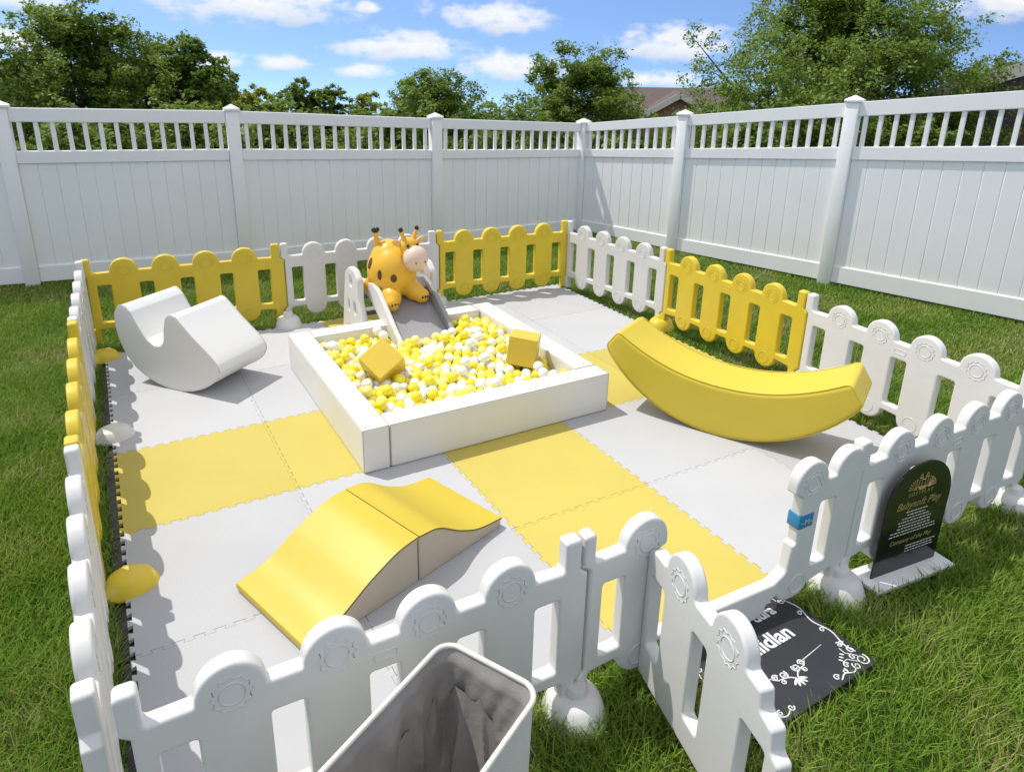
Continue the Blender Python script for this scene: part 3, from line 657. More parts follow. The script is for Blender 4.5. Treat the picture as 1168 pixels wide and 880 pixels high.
hd = blend('giraffe_head', [((.09, -.12, .365), .075, (1.15, .9, .95), None), ((.09, -.135, .32), .075, (1.1, .9, 1), None)], .01, 6); mobj('giraffe_head', hd, M['giraffe'], gi)
for sx in (-1, 1):
    c = Vector((.09, -.12, .365))
    MB().tube([c+Vector((sx*.035, .0, .04)), c+Vector((sx*.055, 0, .085)), c+Vector((sx*.07, 0, .125))], [.022, .017, .014], 12).obj('horn', M['giraffe'], gi)
    MB().ball(c+Vector((sx*.073, 0, .133)), .019, 14, 10, (1, 1, 1.1)).obj('horn_tip', M['black'], gi)
    MB().ball(c+Vector((sx*.105, .01, .035)), .04, 18, 12, (1.2, .38, .62), E(0, -sx*.45, 0)).obj('ear', M['ear'], gi)
    MB().ball(c+Vector((sx*.042-.004, -.062, .022)), .0115, 12, 8).obj('eye', M['black'], gi)
    MB().ball((.105+sx*.042-.005, -.283, .275), .006, 10, 6, (1, .6, 1.3)).obj('nostril', M['brown'], gi)
MB().tube([(-.09, .07, .34), (-.105, .07, .41), (-.11, .07, .46)], [.030, .022, .018], 12).obj('tail', M['giraffe'], gi)
MB().ball((-.125, .07, .48), .02, 14, 10).ball((-.095, .07, .48), .02, 14, 10).ball((-.11, .07, .468), .02, 14, 10).obj('tail_tuft', M['black'], gi)
def on_body(d, c=(0,.02,.165), r=.20, sc=(1.0,1.08,1.06), size=.03, asp=(1,1.5), nm='spot', m='brown'):
    d = Vector(d).normalized(); c = Vector(c); k_ = 1/math.sqrt(sum((d[i]/(r*sc[i]))**2 for i in range(3))); p = c+d*(k_-.002)
    q = d.to_track_quat('Z', 'Y').to_matrix(); MB().ball(p, size, 18, 8, (asp[0], asp[1], .16), q).obj(nm, M[m], gi)
on_body((-.9, -.6, .05), size=.026, asp=(.8, 1.5)); on_body((-.42, -.95, -.05), size=.026, asp=(1, 1.2)); on_body((-1, .1, .4), size=.03); on_body((.3, .8, .5), size=.03); on_body((.9, -.2, .3), size=.03)
for (fx, fy, fz) in ((-.125, -.20, -.025), (.165, -.175, -.015)):
    for k in (-1, 0, 1): MB().ball((fx+k*.024, fy-.064+abs(k)*.006, fz+.006-abs(k)*.004), .009, 12, 8, (1, .5, 1.3)).obj('toe_spot', M['brown'], gi)

# ---------------------------------------------------------------- white rocker
def extr(name, prof, wd, m, parent, bev=.012, ang=50):
    return slab(name, [prof], wd, bev, 3, ang)
rk = prop(empty('rocker_seat', (.085, 3.47, FZ), math.radians(-51)), 'white padded rocker with a seat dip on the mat beside the left fence', 'rocker')
ro = []
pr = [(0, .40), (.015, .48), (.06, .535), (.105, .54), (.15, .50), (.20, .41), (.26, .325), (.32, .285), (.38, .29), (.415, .335), (.43, .42), (.455, .50), (.50, .53), (.54, .515), (.66, .40), (.80, .285), (.845, .23), (.85, .19), (.82, .14)]
for k in range(15):
    a = math.radians(35-70*k/14); pr.append((.46+.60*math.sin(a)*.95, .60-.60*math.cos(a)))
pr += [(.06, .19), (.02, .29)]
pr = fillet(pr, .05, 3)
me_ = slab('rocker_body', [pr], .46, .010, 3, 50); me_.transform(Matrix.Translation((0, .23, 0))); wn(mobj('rocker_body', me_, M['leather_seat'], rk))
for yy in (.004, .456): MB().tube([(x, yy, z) for x, z in pr], .0035, 6, True).obj('piping', M['leather_white'], rk, ang=80)

# ---------------------------------------------------------------- banana rocker
ba = prop(empty('banana_rocker', (3.09, 1.0, FZ), math.radians(-63)), 'big yellow banana shaped foam rocker at the right of the mat', 'rocker')
R0 = .80; pr = []
for k in range(25):
    a = math.radians(-57+114*k/24); pr.append((.835*math.sin(a)*1.02, R0-R0*math.cos(a)*1.0))
top = []
for k in range(25):
    t_ = -1+2*k/24; x_ = .66*t_; top.append((x_, .315+.20*abs(t_)**2.1))
pr = [p for p in pr if p[1] < .47]
pr = pr+[(pr[-1][0]+.02, pr[-1][1]+.035)]+top[::-1]+[(pr[0][0]-.02, pr[0][1]+.045)]
me_ = slab('banana_body', [fillet(pr, .07, 6)], .38, .028, 4, 50); me_.transform(Matrix.Translation((0, .19, 0))); wn(mobj('banana_body', me_, M['banana'], ba))
prb = fillet([(x*.992, .27+(z-.27)*.975) for x, z in pr], .07, 6)
for yy in (.007, .373): MB().tube([(x, yy, z) for x, z in prb], .0030, 6, True).obj('piping', M['banana'], ba, ang=80)

# ---------------------------------------------------------------- wave ramp, two pieces
def ramp_piece(name, ctrl, x0, x1, label, n=26):
    t = prop(empty(name, (.545, .50, FZ), math.radians(18.5)), label, 'foam ramp', 'pieces of the yellow foam ramp')
    def zz(x):
        c_ = ctrl; k = 0
        while k < len(c_)-2 and x > c_[k+1][0]: k += 1
        p0, p1, p2, p3 = c_[max(k-1, 0)], c_[k], c_[k+1], c_[min(k+2, len(c_)-1)]
        h_ = p2[0]-p1[0]; t_ = (x-p1[0])/h_
        m1 = (p2[1]-p0[1])/max(p2[0]-p0[0], 1e-6)*h_; m2 = (p3[1]-p1[1])/max(p3[0]-p1[0], 1e-6)*h_
        return (2*t_**3-3*t_**2+1)*p1[1]+(t_**3-2*t_**2+t_)*m1+(-2*t_**3+3*t_**2)*p2[1]+(t_**3-t_**2)*m2
    xs = [x0+(x1-x0)*k/n for k in range(n+1)]; W = .50
    pr_ = [(x0, .0)]+[(x, zz(x)) for x in xs]+[(x1, .0)]
    # beige core
    me_ = slab('ramp_core', [pr_], W-.008, .006, 2, 50); me_.transform(Matrix.Translation((0, W/2, 0))); wn(mobj('ramp_core', me_, M['beige'], t))
    cov = [(x, zz(x)+.004) for x in xs]; lowr = [(x, zz(x)-.006) for x in xs]
    if x0 < .01: cov = [(x0-.004, .018)]+[(x0-.004, zz(x0)-.006)]+cov; lowr = [(x0+.003, .018)]+lowr
    if x1 > 1.0: pass
    me_ = slab('ramp_cover', [cov+lowr[::-1]], W, .0025, 1, 50); me_.transform(Matrix.Translation((0, W/2, 0))); wn(mobj('ramp_cover', me_, M['leather_yellow'], t))
    MB().tube([(x, .001, zz(x)+.001) for x in xs], .003, 6).obj('piping', M['seam'], t)
    xe = x1-.001 if x0 < .01 else x0+.001
    return t
ramp_piece('foam_ramp', [(0, .035), (.14, .066), (.30, .150), (.44, .205), (.545, .218)], 0, .545, 'long yellow foam slope, the left half of the ramp by the front fence')
ramp_piece('foam_ramp', [(.551, .217), (.66, .200), (.78, .125), (.90, .070), (1.06, .045)], .551, 1.06, 'wavy yellow foam step, the right half of the ramp, ending in a thin lip')

# ---------------------------------------------------------------- laundry hamper
hp = prop(empty('laundry_hamper', (.61, -.45, 0), math.radians(208)), 'grey lined canvas laundry hamper standing on the grass at the front edge', 'laundry hamper')
def rrect(lx, ly, r, n=8):
    pts_ = []
    for cx_, cy_, a0 in ((lx/2-r, ly/2-r, 0), (-lx/2+r, ly/2-r, PI/2), (-lx/2+r, -ly/2+r, PI), (lx/2-r, -ly/2+r, 3*PI/2)):
        for k in range(n+1): a = a0+PI/2*k/n; pts_.append((cx_+r*math.cos(a), cy_+r*math.sin(a)))
    dens_ = []
    for i in range(len(pts_)):
        a = Vector(pts_[i]); b_ = Vector(pts_[(i+1) % len(pts_)]); dens_.append(tuple(a)); L_ = (b_-a).length; q = int(L_/.015)
        for k in range(1, q): dens_.append(tuple(a.lerp(b_, k/q)))
    return dens_
from mathutils import noise as mn
HX, HY, HH = .54, .30, .60
def shell(name, specs, m, fold=0, close=False):
    b_ = bmesh.new(); rings = []
    ref = rrect(HX, HY, .05)
    for s_, z, amp in specs:
        ring = []
        for i, (x, y) in enumerate(ref):
            p = Vector((x*s_, y*s_*1.0, z)); d = Vector((x, y, 0)).normalized()
            if amp:
                a = -amp*1.2*(1-abs(mn.noise(Vector((x*6+3, y*6, z*4+x*4)))))**3-amp*.45*(1-abs(mn.noise(Vector((x*12, y*12+5, z*8-y*7)))))**2; p += d*a
                p.z += mn.noise(Vector((x*9, y*9, 3.3)))*amp*.7
            ring.append(b_.verts.new(p))
        rings.append(ring)
    for A, B in zip(rings, rings[1:]):
        for j in range(len(A)): b_.faces.new((A[j], A[(j+1) % len(A)], B[(j+1) % len(A)], B[j]))
    if close: b_.faces.new(rings[-1])
    bmesh.ops.recalc_face_normals(b_, faces=b_.faces); me_ = bpy.data.meshes.new(name); b_.to_mesh(me_); b_.free(); return mobj(name, smooth(me_, 60), m, hp)
shell('canvas_wall', [(.93, .0, 0), (.95, .1, 0), (.97, .3, 0), (.992, HH-.01, 0), (1.0, HH, 0)], M['hamper'])
MB().box((-HX*.46, -HY*.46, .004), (HX*.46, HY*.46, .012)).obj('hamper_base', M['hamper'], hp)
sp_ = [(.985, HH, 0), (.975, HH-.02, .008)]
for k in range(1, 46): sp_.append((.97-.0036*k, HH-.02-.0095*k, .012+.0014*k))
for k in range(1, 12): sp_.append((.81-.07*k, HH-.45+.004*k, .07-.004*k))
sp_.append((.02, HH-.40, .01))
shell('lining', sp_, M['lining'], close=True)
for o_ in hp.children:
    if o_.name.startswith('lining'): smooth(o_.data, 50)
MB().tube([(x, y, HH+.002) for x, y in rrect(HX*.995, HY*.995, .05)], .0075, 8, True).obj('rim', M['hamper_rim'], hp, ang=80)
# loose grey plastic folds inside
def folds(seed, zoff, sx, sy, cx_, cy_):
    b_ = bmesh.new(); n = 90; G = []
    for i in range(n):
        r_ = []
        for j in range(n):
            x = (i/(n-1)-.5)*sx; y = (j/(n-1)-.5)*sy; v = Vector((x*6+seed, y*6, seed))
            z = zoff+.09*(1-abs(mn.noise(v)))**3+.06*(1-abs(mn.noise(v*2.1)))**4+.22*max(abs(x)/sx*2, abs(y)/sy*2)**6
            r_.append(b_.verts.new((cx_+x, cy_+y, z)))
        G.append(r_)
    for i in range(n-1):
        for j in range(n-1): b_.faces.new((G[i][j], G[i+1][j], G[i+1][j+1], G[i][j+1]))
    me_ = bpy.data.meshes.new('folds'); b_.to_mesh(me_); b_.free(); return mobj('crumpled_liner', smooth(me_, 40), M['lining'], hp)
folds(2.7, .16, HX*.86, HY*.84, 0, 0)

# ---------------------------------------------------------------- arched sign
sg = prop(empty('arched_sign', (2.955, -.235, .0), math.radians(-6)), 'black arched acrylic sign with gold lettering on a white foot on the grass', 'sign')
MB().box((-.24, -.075, .02), (.24, .075, .042), .004).obj('sign_base', M['sign_base'], sg)
SW, SH = .39, .53
ap = [(-SW/2, 0), (-SW/2, SH-SW/2)]+[(SW/2*math.cos(PI-PI*k/24), SH-SW/2+SW/2*math.sin(PI-PI*k/24)*1.0) for k in range(1, 24)]+[(SW/2, SH-SW/2), (SW/2, 0)]
pl_ = slab('arch_panel', [ap], .008, .0015, 1, 50); po = wn(mobj('arch_panel', pl_, M['sign_black'], sg, (0, 0, .042)))
def put(txt, size, x, z, m='gold', shear=0, bold=0, nme='lettering', sp=1):
    return mobj(nme, text_mesh(txt, size, .0004, shear, bold, spacing=sp), M[m], po, (x, -.0048, z), (PI/2, 0, 0))
# little castle and sprays emblem
eb = MB()
def bar(x0, z0, x1, z1, wdt=.002):
    eb.tube([(x0, -.005, z0), (x1, -.005, z1)], wdt, 5)
for x in (-.018, .018):
    bar(x-.008, .415, x-.008, .455); bar(x+.008, .415, x+.008, .455); bar(x-.010, .455, x, .475); bar(x+.010, .455, x, .475); bar(x-.01, .455, x+.01, .455)
bar(-.010, .445, .010, .445); bar(-.028, .412, .028, .412); bar(-.024, .406, .024, .406); bar(-.02, .40, .02, .40)
for s_ in (-1, 1):
    for k in range(6):
        a = math.radians(8+k*14); bar(s_*.032, .402, s_*(.032+.045*math.cos(a)), .402+.045*math.sin(a), .0016)
        eb.ball((s_*(.032+.048*math.cos(a)), -.005, .402+.048*math.sin(a)), .0032, 8, 6)
eb.obj('castle_emblem', M['gold'], po)
put('SOFTPLAY', .026, 0, .374, sp=1.3); put('Babysoft Play', .05, 0, .318, shear=.35)
zz_ = .296
for k, wdt in enumerate((.13, .11, .16, .20, .19, .20, .27, .28)):
    x = -wdt/2; lm_ = MB(); zr = zz_-k*.0155
    while x < wdt/2:
        l_ = random.uniform(.008, .022); hgt = .0042
        lm_.box((x, -.0052, zr), (min(x+l_, wdt/2), -.0042, zr+hgt)); x += l_+.005
    lm_.obj('small_print', M['small_white'], po)
put('Company of the Play', .030, 0, .145, shear=.35)
for k in range(3):
    x = -.02; lm_ = MB()
    while x < .15: l_ = random.uniform(.008, .02); lm_.box((x, -.0052, .118-k*.014), (x+l_, -.0042, .122-k*.014)); x += l_+.005
    lm_.obj('small_print', M['small_white'], po)

# ---------------------------------------------------------------- black welcome board on the grass
bo = prop(empty('welcome_board', (2.04, -.268, .04), math.radians(1.5)), 'flat black board with white scroll border and lettering, lying on the grass by the gate', 'board')
BW, BH = .63, .50
bb_ = MB().box((-BW/2, -BH/2, 0), (BW/2, BH/2, .007), .002, 1).obj('board_panel', M['board_black'], bo)
for txt, size, x, y in (('ar dura', .064, .11, .10), ('hiidlan', .088, .055, -.015)):
    o = mobj('lettering', text_mesh(txt, size, .0005, .0, .0022), M['chalk'], bb_, (x, y, .0078))
def scroll(pts, wdt=.0026): return pts
sb_ = MB()
def swirl(cx_, cy_, r, a0, turns, dirn=1, shrink=.25, wdt=.0028):
    n = int(26*turns); pp = [];
    for k in range(n+1):
        t_ = k/n; rr = r*(1-(1-shrink)*t_); a = a0+dirn*2*PI*turns*t_; pp.append((cx_+rr*math.cos(a), cy_+rr*math.sin(a), .0078))
    sb_.tube(pp, [wdt*(1-.3*k/n) for k in range(n+1)], 5)
def wavy(p0, p1, amp, waves, wdt=.0028):
    p0 = Vector((*p0, .0078)); p1 = Vector((*p1, .0078)); d = (p1-p0); nn = Vector((-d.y, d.x, 0)).normalized()
    sb_.tube([p0+d*(k/60)+nn*amp*math.sin(2*PI*waves*k/60) for k in range(61)], wdt, 5)
for sx in (-1, 1):
    x = sx*(BW/2-.022); wavy((x, -BH/2+.07), (x, BH/2-.07), .009, 2.5)
    for yy in (-.13, -.05, .05, .13): swirl(x-sx*.012, yy, .012, 0, 1.1, sx)
    for sy in (-1, 1):
        cx_, cy_ = sx*(BW/2-.035), sy*(BH/2-.035)
        swirl(cx_, cy_, .026, .6, 1.4, sx*sy); swirl(cx_-sx*.045, cy_+sy*.008, .016, 2, 1.2, -sx*sy); swirl(cx_+sx*.006, cy_-sy*.05, .016, 1, 1.2, -sx*sy); swirl(cx_-sx*.02, cy_-sy*.025, .012, 1, 1.1, 1); swirl(cx_-sx*.075, cy_-sy*.012, .012, 0, 1.2, sx); swirl(cx_-sx*.012, cy_-sy*.085, .012, 2, 1.2, sy); sb_.tube([(cx_, cy_-sy*.02, .0078), (cx_-sx*.03, cy_-sy*.05, .0078), (cx_-sx*.028, cy_-sy*.075, .0078)], .0018, 5); sb_.tube([(cx_-sx*.02, cy_, .0078), (cx_-sx*.05, cy_-sy*.028, .0078), (cx_-sx*.075, cy_-sy*.026, .0078)], .0018, 5); swirl(cx_-sx*.105, cy_+sy*.002, .011, 1, 1.2, -sx)
        for q_ in range(3): sb_.ball((cx_-sx*(.045+.014*q_), cy_-sy*(.052-.008*q_), .0078), .007, 8, 5, (1.3, .5, .15), Matrix.Rotation(sx*sy*.8, 3, 'Z'))
        wavy((cx_-sx*.06, sy*(BH/2-.02)), (cx_-sx*.15, sy*(BH/2-.02)), .006, 1.2)
        swirl(cx_-sx*.155, sy*(BH/2-.03), .013, 0, 1.2, sx)
# lower flourish with rule
for s_ in (-1, 1):
    swirl(s_*.034, -.118, .017, PI/2+s_*.8, 1.6, s_, .2, .0032); swirl(s_*.070, -.112, .013, PI*(s_ > 0), 1.6, -s_, .2, .0028); swirl(s_*.058, -.138, .011, PI/2, 1.5, s_, .2, .0024); sb_.tube([(s_*.004, -.150, .0078), (s_*.02, -.137, .0078), (s_*.045, -.128, .0078), (s_*.07, -.126, .0078), (s_*.088, -.112, .0078)], [.003,.003,.0026,.0024,.0016], 5)
    sb_.tube([(s_*.085, -.108, .0078), (s_*.21, -.095, .0078)], [.0022, .0010], 5)
    sb_.tube([(s_*.10, .155, .0078), (s_*.23, .15, .0078)], [.0020, .0010], 5); swirl(s_*.05, .165, .015, 0, 1.3, s_)
for a in (-1.05, -.55, 0, .55, 1.05): sb_.ball((math.sin(a)*.022, -.150-math.cos(a)*.018, .0078), .017, 12, 6, (.30, 1, .10), Matrix.Rotation(a, 3, 'Z'))
sb_.obj('scroll_border', M['chalk'], bb_)

# ---------------------------------------------------------------- trees
def tree(name, x, y, top, R, leafm, nleaf, label, seed, low=.18, lsize=.075, trunk=.09, elong=1.0, group='trees beyond the privacy fence', limbs=16, cat='tree'):
    rr = random.Random(seed); gr = np.random.default_rng(seed); z0 = ground_z(x, y)-.1; H = top-z0
    t = prop(empty(name, (x, y, z0)), label, cat, group)
    tm_ = MB(); lean = Vector((rr.uniform(-.06,.06)*H, rr.uniform(-.06,.06)*H, 0))
    th_ = [Vector((0,0,0))+lean*(k/6)**2+Vector((0,0,H*.72*k/6)) for k in range(7)]
    tm_.tube(th_, [trunk*(1-.13*k) for k in range(7)], 9); tips = []
    for k in range(limbs):
        f = low*.6+(.9-low*.6)*k/limbs; base = th_[0].lerp(th_[-1], min(1, f)); a = k*2.4+rr.uniform(-.4,.4)
        # ovoid crown: width at the height where the limb ends
        hz = low+(1-low)*((k+.7)/limbs); prof_ = math.sin(PI*min(1, max(0, (hz-low*.7)/(1.02-low*.7)))**.75)**.6
        rad = R*prof_*rr.uniform(.72, 1.08); end = Vector((math.cos(a)*rad, math.sin(a)*rad, H*min(.93, hz*.93+rr.uniform(-.03,.03))))+lean*hz
        mid = base.lerp(end, .5)+Vector((0,0,-.03*H+rr.uniform(0,.05)*H)); tm_.tube([base, mid, end], [trunk*.42, trunk*.22, trunk*.05], 6)
        tips.append((end, R*.34)); tips.append((mid.lerp(end, .55), R*.34)); tips.append((mid, R*.27))
        for q in range(4):
            s = mid.lerp(end, rr.uniform(-.3, .9)); e = s+Vector((rr.uniform(-1,1), rr.uniform(-1,1), rr.uniform(-.2,1))).normalized()*R*rr.uniform(.22,.42)
            tm_.tube([s, e], [trunk*.14, trunk*.03], 5); tips.append((e, R*rr.uniform(.12,.2)))
    for q in range(6): tips.append((Vector((rr.uniform(-.25,.25)*R, rr.uniform(-.25,.25)*R, H*rr.uniform(.84,.93)))+lean, R*.2))
    tm_.obj('trunk', M['bark'], t)
    cs = np.array([list(p) for p, s in tips]); ss = np.array([s for p, s in tips]); wgt = ss**1.6; wgt /= wgt.sum()
    # sub-clumps give light and dark masses
    nc = max(420, nleaf//55); idx = gr.choice(len(tips), nc, p=wgt); d = gr.normal(size=(nc,3)); d /= np.linalg.norm(d, axis=1)[:,None]; cc_ = cs[idx]+d*(ss[idx]*gr.random(nc)**.45)[:,None]*np.array([1,1,.75])
    li = gr.choice(nc, nleaf); c = cc_[li]+gr.normal(size=(nleaf,3))*np.array([.062,.062,.045])*min(R, 1.6)/1.5
    
    make_leaves('crown', c, lsize, gr, leafm, t); return t
def make_leaves(name, c, lsize, gr, m_, t):
    n = len(c); out = c-np.array([c[:,0].mean(), c[:,1].mean(), c[:,2].mean()-.3]); nr = out/np.maximum(np.linalg.norm(out, axis=1), 1e-3)[:,None]*.5+gr.normal(size=(n,3))*.55+np.array([0,0,.5]); nr /= np.linalg.norm(nr, axis=1)[:,None]
    a = gr.normal(size=(n,3)); u = np.cross(nr, a); u /= np.linalg.norm(u, axis=1)[:,None]; v = np.cross(nr, u); s = lsize*(.6+.8*gr.random(n))[:,None]
    V = np.stack([c-u*s*.5, c+v*s*.30+nr*s*.08, c+u*s*.55-nr*s*.10, c-v*s*.30+nr*s*.08], 1).reshape(-1,3)
    me_ = bpy.data.meshes.new(name); me_.vertices.add(4*n); me_.vertices.foreach_set('co', V.ravel()); me_.loops.add(4*n); me_.loops.foreach_set('vertex_index', np.arange(4*n, dtype=np.int32)); me_.polygons.add(n); me_.polygons.foreach_set('loop_start', np.arange(0, 4*n, 4, dtype=np.int32)); me_.update(calc_edges=True)
    return mobj(name, me_, m_, t)
def pol(a, d): a = math.radians(a); return CAMP[0]+math.sin(a)*d, CAMP[1]+math.cos(a)*d
def T_(a, d, el_, R, *args, **k): x, y = pol(a, d); return tree('tree', x, y, 2.08+d*math.tan(math.radians(el_)), R, *args, **k)
T_(0.2, 15.0, 3.6, 1.9, leafA, 80000, 'large rounded green maple above the left fence section', 1, low=.12, lsize=.065)
T_(5.4, 15.6, 1.9, 1.4, leafB, 44000, 'darker green tree leaning against the right flank of the large maple', 2, low=.12, lsize=.085)
T_(-6.2, 17.0, .7, 1.0, leafB, 7000, 'dark tree at the very left edge of the photo', 3, low=.1)
T_(9.2, 19.0, -.4, .95, leafD, 26000, 'small bushy green tree right of the low hill', 4, low=.1)
T_(11.0, 18.0, -1.2, 1.0, leafC, 26000, 'pale yellowish green tree, lower than its neighbours', 5, low=.1)
T_(14.2, 21.0, -.5, 1.0, leafD, 26000, 'green tree between the yellowish tree and the giraffe, the taller one', 6, low=.1)
T_(16.6, 21.0, -1.1, 1.0, leafD, 26000, 'low green tree above the second fence post', 7, low=.1)
T_(19.6, 22.0, -1.6, 1.1, leafC, 26000, 'lowest pale green tree left of the tree behind the giraffe', 8, low=.1)
T_(24.4, 17.0, -.3, 1.55, leafA, 60000, 'round green tree right behind the middle fence post', 9, low=.1, lsize=.062)
T_(35.6, 16.0, .9, 1.75, leafA, 68000, 'bushy green tree above the fence corner, left of the brick gable', 10, low=.1, lsize=.062)
T_(53.5, 12.5, 7.4, 2.15, leafA, 150000, 'tall spreading maple above the sunlit fence, reaching past the top of the photo', 11, low=.10, lsize=.050, trunk=.15, limbs=26)
T_(63.6, 21.0, 1.7, 1.9, leafD, 24000, 'hazy light green tree at the right edge behind the tall maple', 12, low=.1)
# bushes seen through the fence lattice
bt = ['below the big maple at left', 'behind the first lattice at far left', 'behind the second lattice, near the post', 'behind the giraffe fence section', 'behind the fence corner', 'right of the corner post', 'below the tall maple on the right', 'beside the grey house at right', 'left of the middle post']
for k, (a, d, R) in enumerate(((0, 10.4, 1.15), (-9, 10.6, 1.2), (12, 10.3, 1.2), (22, 10.6, 1.1), (31, 11.2, 1.2), (38.5, 11.4, .9), (51, 10.4, 1.25), (59.5, 10.6, .8), (6, 10.8, 1.1))):
    x, y = pol(a, d); tree('bush', x, y, 1.55 if k not in (5,) else 1.1, R, leafB, 7500, 'dark green bush growing '+bt[k], 40+k, low=.02, lsize=.08, trunk=.04, group='bushes behind the privacy fence', cat='bush')

# ---------------------------------------------------------------- houses
def prism(m_, x0, x1, y0, y1, z0, z1, axis='y', over=.0):
    """gable roof solid; ridge along axis"""
    b_ = m_.b
    if axis == 'y': pts_ = [(x0,y0,z0),(x1,y0,z0),((x0+x1)/2,y0,z1),(x0,y1,z0),(x1,y1,z0),((x0+x1)/2,y1,z1)]
    else: pts_ = [(x0,y0,z0),(x0,y1,z0),(x0,(y0+y1)/2,z1),(x1,y0,z0),(x1,y1,z0),(x1,(y0+y1)/2,z1)]
    v = [b_.verts.new(p) for p in pts_]
    for q in ((0,1,2),(3,5,4),(0,2,5,3),(1,4,5,2),(0,3,4,1)): b_.faces.new([v[i] for i in q])
    return m_
def house(a, d, rz, z0, W, D, wallh, roofh, wm, rm, label, gable_w=0, right=False):
    x, y = pol(a, d); t = prop(empty('house', (x, y, z0), rz), label, 'house')
    MB().box((-W/2, 0, 0), (W/2, D, wallh)).obj('wall', M[wm], t)
    roof = prism(MB(), -W/2-.35, W/2+.35, -.3, D+.3, wallh, wallh+roofh, 'x').obj('roof', M[rm], t)
    if gable_w:
        gx = 0.0; MB().box((gx-gable_w/2, -1.2, 0), (gx+gable_w/2, -.002, wallh)).obj('wall', M[wm], t)
        g1 = prism(MB(), gx-gable_w/2, gx+gable_w/2, -1.2, D/2, wallh+.002, wallh+gable_w*.30, 'y').obj('gable', M[wm], t)
        # gable roof planes with white bargeboards
        for s_ in (-1, 1):
            hw = gable_w/2+.25; L_ = math.hypot(hw, gable_w*.30+.12); an = math.atan2(gable_w*.30+.12, hw)
            c = Vector((gx+s_*hw/2, (-1.35+D/2)/2, wallh+(gable_w*.30+.12)/2+.03)); r_ = Matrix.Rotation(s_*an, 3, 'Y')
            MB().obox(c, (L_, 1.35+D/2, .08), r_).obj('roof', M[rm], t)
            MB().obox(Vector((gx+s_*hw/2, -1.40, wallh+(gable_w*.30+.12)/2-.02)), (L_, .07, .18), r_).obj('bargeboard', M['trim'], t)
        MB().lathe([(0,.02),(.13,.02),(.16,0)], 20).obj('round_vent', M['trim'], t, (gx, -1.205, wallh+gable_w*.12), (PI/2, 0, 0))
    MB().box((-W/2-.36, -.42, wallh-.12), (W/2+.36, -.303, wallh+.05)).obj('gutter', M['trim'], t)
    for wxx in (-W*.32, W*.30):
        f_ = MB().box((wxx-.6, -.05, wallh-1.5), (wxx+.6, .0-.002, wallh-.35), .01).obj('window', M['trim'], t)
        MB().box((wxx-.52, -.058, wallh-1.42), (wxx+.52, -.051, wallh-.43)).obj('pane', M['glass'], f_)
    return t
house(43.2, 26, math.radians(-40), -4.25, 4.4, 5, 4.6, 1.15, 'brick', 'roof', 'brick house with a white trimmed gable beyond the fence corner', gable_w=3.0)
house(29.0, 60, math.radians(-30), -10.9, 9, 7, 7.2, 1.9, 'brick', 'roof', 'distant house showing only its dark roof between two trees')
# grey house close at right
x, y = pol(66.5, 14.0)
gh = prop(empty('house', (x, y, -1.75), math.radians(-62)), 'grey sided house with curtained windows at the right photo edge', 'house')
MB().box((-3.4, 0, 0), (4, 5, 2.72)).obj('wall', M['siding'], gh)
prism(MB(), -3.9, 4.5, -.5, 5.5, 2.72, 4.3, 'y').obj('roof', M['roof'], gh)
for s_ in (-1, 1):
    an = math.atan2(1.58, 4.2); L_ = math.hypot(1.58, 4.2)
    MB().obox(Vector((.3+s_*2.1, -.56, 2.72+.79-.06)), (L_, .10, .20), Matrix.Rotation(s_*an, 3, 'Y')).obj('bargeboard', M['trim'], gh)
for wxx in (-2.6, -1.2, .3, 1.8):
    f_ = MB().box((wxx-.5, -.05, 1.1), (wxx+.5, -.002, 2.35), .01).obj('window', M['trim'], gh)
    MB().box((wxx-.43, -.058, 1.17), (wxx+.43, -.051, 2.28)).obj('pane', M['glass'], f_); MB().box((wxx-.40, -.064, 1.2), (wxx-.12, -.059, 2.25)).box((wxx+.12, -.064, 1.2), (wxx+.40, -.059, 2.25)).obj('curtain', M['curtain'], f_)

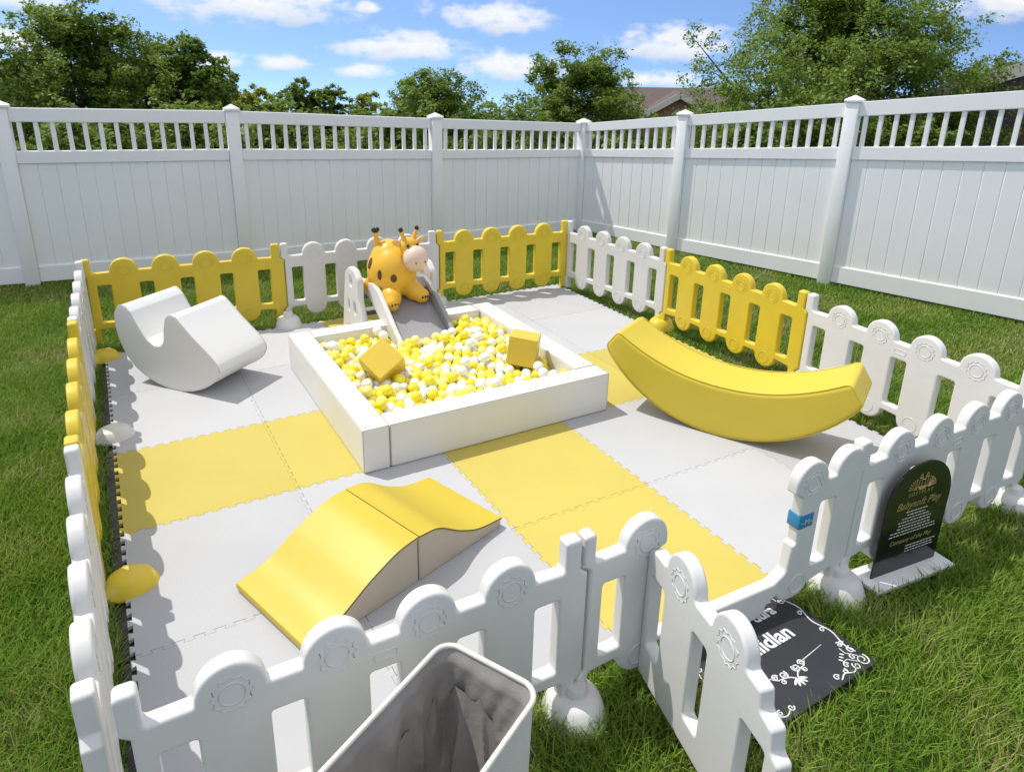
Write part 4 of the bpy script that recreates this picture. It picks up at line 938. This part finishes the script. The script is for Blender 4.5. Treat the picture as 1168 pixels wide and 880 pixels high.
# ---------------------------------------------------------------- grass blades
def inside_mat(x, y): return (x > -.05) & (x < 4.03) & (y > -.035) & (y < 4.03)
def blades(n, box, hgt, wid, sub):
    x = rng.uniform(box[0], box[1], n); y = rng.uniform(box[2], box[3], n)
    k = ~inside_mat(x, y)
    # fence line at the back and right
    k &= (y < 6.7-.12*(x+2.5)) | (x > 5.7); k &= x < 5.9+(4.8-y)*.30 + .6
    # keep only what the picture, or one a step aside, can see
    d = np.stack([x-CAMP[0], y-CAMP[1], np.full(n, -CAMP[2])], 1); zc = d@np.array(fw[:]); px = (d@np.array(rt[:]))/zc; py = -(d@np.array(up[:]))/zc
    k &= (zc > .3) & (px > -.95) & (px < 1.0) & (py > -.8) & (py < 1.0)
    k &= ~((np.abs(x-2.955+.1*(y+.235)) < .25) & (np.abs(y+.235+.1*(x-2.955)) < .085))
    # foot-sized objects flatten or cover the lawn
    k &= ~((x > 1.715) & (x < 2.365) & (y > -.525) & (y < -.005))
    k &= ~((np.abs((x-.61)*math.cos(math.radians(28))+(y+.45)*math.sin(math.radians(28))) < .235) & (np.abs(-(x-.61)*math.sin(math.radians(28))+(y+.45)*math.cos(math.radians(28))) < .135))
    x, y = x[k], y[k]; n = len(x)
    pn = np.array([mn.noise(Vector((a*2.2, b_*2.2, 0))) for a, b_ in zip(x, y)])
    h = hgt*(.55+.75*rng.random(n))*(1+.35*pn); a = rng.uniform(0, 2*PI, n); lean = h*(.25+.75*rng.random(n)); la_ = a+rng.normal(0, .5, n)+PI/2
    base = np.stack([x, y, np.full(n, -.002)], 1); u = np.stack([np.cos(a), np.sin(a), np.zeros(n)], 1)*(wid*(.6+.7*rng.random(n)))[:,None]*.5; ld = np.stack([np.cos(la_), np.sin(la_), np.zeros(n)], 1)
    up_ = np.array([0,0,1.])
    m1 = base+ld*(lean*.28)[:,None]+up_*(h*.55)[:,None]; tp = base+ld*lean[:,None]+up_*(h*.92)[:,None]
    return np.stack([base-u, base+u, m1+u*.8, m1-u*.8, tp], 1)
sets = [blades(190000, (-1.3, 4.9, -1.3, 1.0), .076, .0048, 0), blades(130000, (-1.6, 0, .8, 4.0), .052, .0055, 0), blades(190000, (-2.4, 6.2, 3.9, 6.5), .040, .0065, 0), blades(150000, (3.95, 7.2, -.8, 5.9), .040, .0065, 0)]
V = np.concatenate(sets); n = len(V)
me = bpy.data.meshes.new('grass'); me.vertices.add(5*n); me.vertices.foreach_set('co', V.ravel())
base = np.arange(n, dtype=np.int32)[:,None]*5; loops = np.concatenate([base+np.array([[0,1,2,3]]), base+np.array([[3,2,4]])], 1).astype(np.int32)
me.loops.add(7*n); me.loops.foreach_set('vertex_index', loops.ravel()); me.polygons.add(2*n)
ls = (np.arange(n, dtype=np.int32)[:,None]*7+np.array([[0,4]])).astype(np.int32); me.polygons.foreach_set('loop_start', ls.ravel()); me.update(calc_edges=True)
print('blades', n)
prop(mobj('grass', me, M['grass']), 'dense green lawn grass around the play area', 'grass', kind='stuff')
